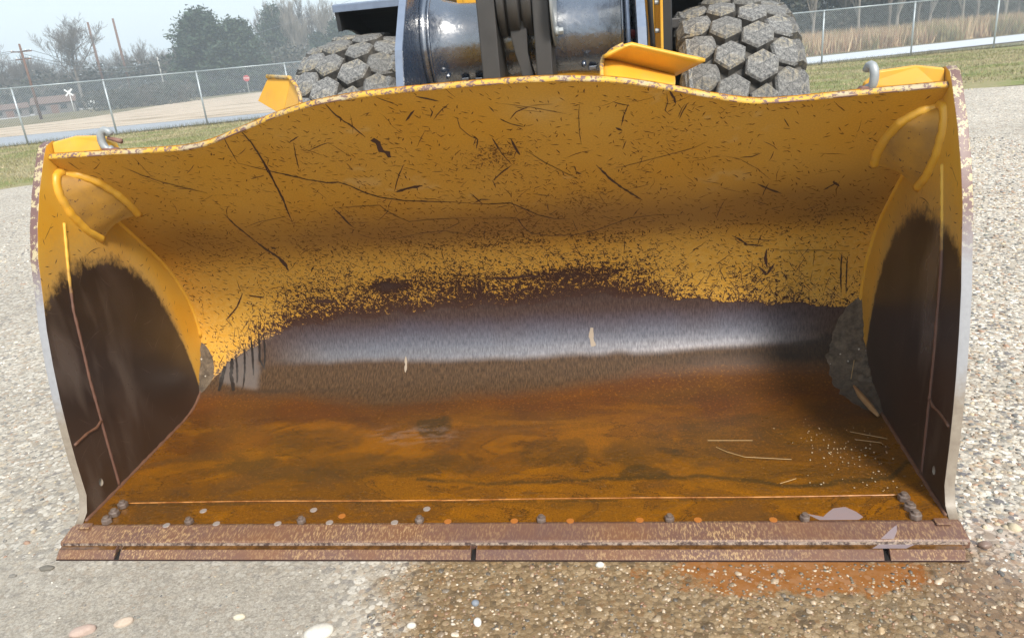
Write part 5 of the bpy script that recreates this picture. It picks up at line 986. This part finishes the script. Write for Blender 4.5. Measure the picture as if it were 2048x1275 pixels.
for (x, y, h, k, w, lab) in [(-65.2, 115.9, 9.2, 0, 1.15, 'dark green pine at the left end of the pine clump beside the road'), (-60.8, 113.0, 11.9, 1, 1.25, 'tallest dark green pine in the middle of the clump right of the bare poles'), (-57.6, 116.2, 10.6, 2, 1.15, 'broad dark pine close right of the tallest one'), (-58.2, 122.7, 8.0, 0, 1.2, 'low dark pine at the right end of the pine clump'),
      (-59.2, 135.6, 13.2, 1, .78, 'greyish round-topped evergreen overgrown with vines behind the pines'), (-52.6, 137.8, 8.6, 0, 1.1, 'small bluish evergreen left of the fender, nearer the pines'), (-47.2, 134.5, 10.2, 2, 1.0, 'bluish evergreen just above the left tyre'), (-45.1, 140.2, 9.7, 0, 1.1, 'evergreen partly hidden by the left end of the black fender'), (-63.0, 119.0, 9.5, 2, 1.2, 'dark pine set back between the left and tallest pines')]:
    x, y = SHIFT(x, y, .012 if h < 11 or x > -59 else .008)
    t = thing('pine_tree', lab, 'tree', (x, y, TZ(x, y) - .1), random.uniform(0, 6), 'evergreens of the left background'); s_ = h / 10; t.scale = (s_ * w, s_ * w, s_); link('trunk', PT, t); link('foliage', PM[k], t)
# undergrowth masses
def brushmass(name, n0, n1, t0, t1, hf, N, size, mat, seed):
    rg = np.random.default_rng(seed); n = rg.uniform(n0, n1, N); t = rg.uniform(t0, t1, N); x, y = nt(n, t); h = hf(x, y) * (.55 + .9 * fbm(x * .22, y * .22, seed)); z = tz(x, y) + h * rg.random(N) ** .85
    return link(name, leafmesh(name, np.stack([x, y, z], 1), size, mat, seed), kind='stuff')
brushmass('far_woods', 128, 152, -96, 20, lambda x, y: 5.6, 50000, .55, M_leafb, 121)
brushmass('far_woods', 112, 130, -125, -52, lambda x, y: 3.8, 30000, .5, M_leafb, 122)
brushmass('roadside_brush', 82, 92, -34, -24, lambda x, y: 1.9, 7000, .22, M_leafb, 123)
M_leafw = Mat('dim_wood_leaves', .85); _n = M_leafw.noise(.5, 4, .7); M_leafw.set('Base Color', M_leafw.ramp(_n, [(.35, (.026, .038, .032)), (.5, (.055, .065, .050)), (.62, (.10, .095, .070))]))
brushmass('near_woods', 60, 74, 18, 75, lambda x, y: 8.5, 75000, .40, M_leafw, 124)
brushmass('near_woods', 56, 62, 18, 75, lambda x, y: 3.0, 16000, .32, M_leafb, 125)
for i, (x, y, h) in enumerate([(12.8, 58.7, 9), (17.5, 71.0, 10), (15.8, 60.0, 9), (19.6, 65.3, 9.5), (18.6, 58.3, 9), (22.0, 62.5, 9), (21.6, 59.5, 9), (24.1, 62.6, 9), (24.3, 60.7, 8), (26.7, 63.6, 9), (27.4, 62.8, 8), (29.2, 64.7, 9), (31.6, 65.5, 8), (33.5, 67.2, 9), (36, 66, 9), (40, 69, 9)]):
    tree([4, 2, 4, 0, 4, 3][i % 6], x, y, h, 'slender pale-stemmed bare tree at the front of the woods beyond the road on the right', 'pale bare trees of the right woods', wide=.75)
# poles, signs and buildings -------------------------------------------------
M_pole = Mat('brown_pole_wood', .8); M_pole.set('Base Color', M_pole.mix(M_pole.noise(2, 4), (.10, .055, .040), (.19, .11, .08)))
M_pole2 = Mat('grey_pole_wood', .8, 0, (.40, .40, .38)); M_wht = Mat('white_sign_paint', .5, 0, (.78, .80, .80)); M_redp = Mat('red_sign_paint', .5, 0, (.42, .03, .03))
def stick(name, p, h, r, mat, label, cat, lean=(0, 0)):
    x, y = p; z = TZ(x, y); t = thing(name, label, cat, (x, y, z - .1)); Geo().tube([(0, 0, 0), (lean[0], lean[1], h + .1)], [r, r * .65], 10).obj('pole', mat, t, True); return t
up = stick('utility_pole', (-47.7, 59.3), 6.1, .125, M_pole, 'dark wooden utility pole with two crossarms at the far left behind the fence', 'utility pole')
ca, sa = math.cos(R_(25)), math.sin(R_(25))
for zz, L in ((5.55, .75), (4.95, .55)): Geo().prism([(-L * ca, -L * sa - .05, zz), (L * ca, L * sa - .05, zz), (L * ca, L * sa - .05, zz + .1), (-L * ca, -L * sa - .05, zz + .1)], (0, .09, 0)).obj('crossarm', M_pole, up)
for zz, L in ((5.65, .7), (5.65, -.7), (5.65, .35), (5.05, .5), (5.05, -.5)): Geo().lathe([(.03, 0), (.045, .05), (.03, .12)], 8, axis='z').obj('insulator', M_wht, up, True, loc=(L * ca, L * sa, zz))
stick('bare_pole', (-78.1, 113.8), 12.4, .24, M_pole, 'tall bare brown pole without arms, the left one of a pair', 'pole')
stick('bare_pole', (-75.0, 115.6), 12.7, .24, M_pole, 'tall bare brown pole without arms, the right one of a pair', 'pole')
stick('pale_pole', (-69.3, 115.8), 6.5, .13, M_pole2, 'slim pale grey utility pole left of the pine clump', 'pole')
xb = stick('crossing_sign', (-58.6, 78.6), 2.4, .05, M_wht, 'white railroad crossbuck sign on a post beside the far lane', 'sign')
for a in (R_(42), -R_(42)):
    o = Geo().box(-.52, .52, -.015, .015, -.085, .085).obj('crossbuck_blade', M_wht, xb); o.location = (0, -.06 - (.02 if a > 0 else 0), 2.25); o.rotation_euler = (0, a, R_(25))
bd = thing('sign_board', 'small white rectangular board right of the railroad crossbuck', 'sign', (-57.2, 79.9, TZ(-57.2, 79.9)), R_(28)); Geo().box(-.32, .32, -.015, .015, .75, 1.25).obj('board', M_wht, bd)
for xx in (-.25, .25): Geo().tube([(xx, .02, 0), (xx, .02, .8)], .025, 6).obj('leg', M_pole2, bd)
st = thing('stop_sign', 'red octagonal stop sign seen through the fence left of the small yellow deflector', 'sign', (-50.9, 106.4, TZ(-50.9, 106.4)), R_(22)); Geo().tube([(0, 0, 0), (0, 0, 2.2)], .04, 6).obj('sign_post', M_pole2, st)
Geo().prism([(.46 * math.cos(t), -.05, 2.0 + .46 * math.sin(t)) for t in np.linspace(R_(22.5), R_(382.5), 9)[:-1]], (0, .02, 0)).obj('sign_face', M_redp, st)
tc = bpy.data.curves.new('stop_text', 'FONT'); tc.body = 'STOP'; tc.size = .34; tc.align_x = 'CENTER'; tc.align_y = 'CENTER'; tob = bpy.data.objects.new('tmp', tc); tme = bpy.data.meshes.new_from_object(tob); bpy.data.objects.remove(tob); tme.materials.clear(); tme.materials.append(M_wht.m)
link('lettering', tme, st, loc=(0, -.056, 2.0), rot=(R_(90), 0, 0))
M_wall = Mat('weathered_wall', .85, 0, (.13, .12, .115)); M_roof = Mat('rusty_roof', .8); M_roof.set('Base Color', M_roof.mix(M_roof.noise(1, 3), (.11, .07, .055), (.18, .12, .095))); M_glass = Mat('dark_window', .15, 0, (.02, .025, .03)); M_wwall = Mat('white_siding', .7, 0, (.60, .62, .62)); M_mroof = Mat('pale_metal_roof', .4, .2, (.55, .58, .60))
def shed(x, y, rz, w, d, h, rh, label, wm, rm):
    t = thing('shed', label, 'shed', (x, y, TZ(x, y) - .05), rz); Geo().box(-w / 2, w / 2, 0, d, 0, h).obj('wall', wm, t)
    Geo().prism([(-w / 2 - .2, -.2, h), (w / 2 + .2, -.2, h), (w / 2 + .2, d / 2, h + rh), (-w / 2 - .2, d / 2, h + rh)], (0, 0, .06)).obj('roof', rm, t); Geo().prism([(-w / 2 - .2, d + .2, h), (w / 2 + .2, d + .2, h), (w / 2 + .2, d / 2, h + rh), (-w / 2 - .2, d / 2, h + rh)], (0, 0, .06)).obj('roof', rm, t)
    for xx in (-w * .28, w * .22): wi = Geo().box(xx - .35, xx + .35, -.03, .0, h * .4, h * .82).obj('window', M_glass, t)
    Geo().box(-.4, .4, -.035, -.004, 0, h * .85).obj('door', M_pole, t)
shed(-66.5, 86.0, R_(32), 4.6, 4, 1.25, .75, 'low shed with a rust brown roof beside the far lane, nearest the crossbuck', M_wall, M_roof)
shed(-71.0, 84.0, R_(40), 4.0, 3.6, 1.0, .55, 'low shed with a brown roof at the far left edge', M_wall, M_roof)
shed(18.6, 72.8, R_(-10), 3.2, 3, 2.9, .8, 'white outbuilding with a pale metal roof in the woods above the right tyre', M_wwall, M_mroof)
# overhead wires
M_cable = Mat('overhead_cable', .6, 0, (.18, .20, .22))
def cable(a, b_, sag, label):
    P = [(a[0] + (b_[0] - a[0]) * t, a[1] + (b_[1] - a[1]) * t, a[2] + (b_[2] - a[2]) * t - sag * 4 * t * (1 - t)) for t in np.linspace(0, 1, 20)]
    Geo().tube(P, .022, 4).obj('overhead_wire', M_cable, None, True, label=label, cat='wire', group='overhead wires')
for k, (dx, dz) in enumerate(((-.6, 0), (.6, 0), (.3, -.6))):
    cable((-47.7 + dx, 59.3 + dx * .4, TZ(-47.7, 59.3) + 5.6 + dz), (-71.4 + dx, 117, 3.5 + dz), 1.0, ['upper thin wire running right from the utility pole crossarm', 'second thin wire running right from the utility pole', 'lowest thin wire running right from the utility pole'][k])
    cable((-47.7 + dx, 59.3 + dx * .4, TZ(-47.7, 59.3) + 5.6 + dz), (-75 + dx, 40, 4.6 + dz), 1.0, ['upper thin wire running left from the utility pole crossarm', 'second thin wire running left from the utility pole', 'lowest thin wire running left from the utility pole'][k])
cable((-69.3, 115.8, 4.0), (-30, 130, 13.5), 1.2, 'thin pale wire climbing across the pines to the right')

# hazy air -------------------------------------------------------------------
hz = Geo().box(-1150, 1150, -400, 1150, -6.5, 17.5); me = hz.me('haze', None); mh = bpy.data.materials.new('haze'); mh.use_nodes = True; t = mh.node_tree; t.nodes.clear()
pv = t.nodes.new('ShaderNodeVolumePrincipled'); pv.inputs['Color'].default_value = (.80, .91, 1.0, 1); pv.inputs['Density'].default_value = .0017; pv.inputs['Anisotropy'].default_value = 0
mo = t.nodes.new('ShaderNodeOutputMaterial'); t.links.new(pv.outputs[0], mo.inputs['Volume']); me.materials.append(mh); link('haze', me, kind='stuff')

# labels that tell alike trees apart by their order from left to right
ORD = 'first second third fourth fifth sixth seventh eighth ninth tenth eleventh twelfth thirteenth fourteenth fifteenth sixteenth seventeenth eighteenth nineteenth twentieth'.split()
def relabel(group, text):
    L = [o for o in COL.objects if o.get('group') == group and o.get('label')]
    L.sort(key=lambda o: math.atan2(o.location.x - .505, o.location.y + 2.035))
    for k, o in enumerate(L): o['label'] = text % ORD[k]
relabel(GB, '%s leafless grey tree from the left in the hazy treeline beyond the far lane')
relabel('tall bare trees behind the pines', '%s tall thin bare tree from the left in the row behind the pines and fender')
relabel('pale bare trees of the right woods', '%s slender pale bare tree from the left along the right-hand woods')
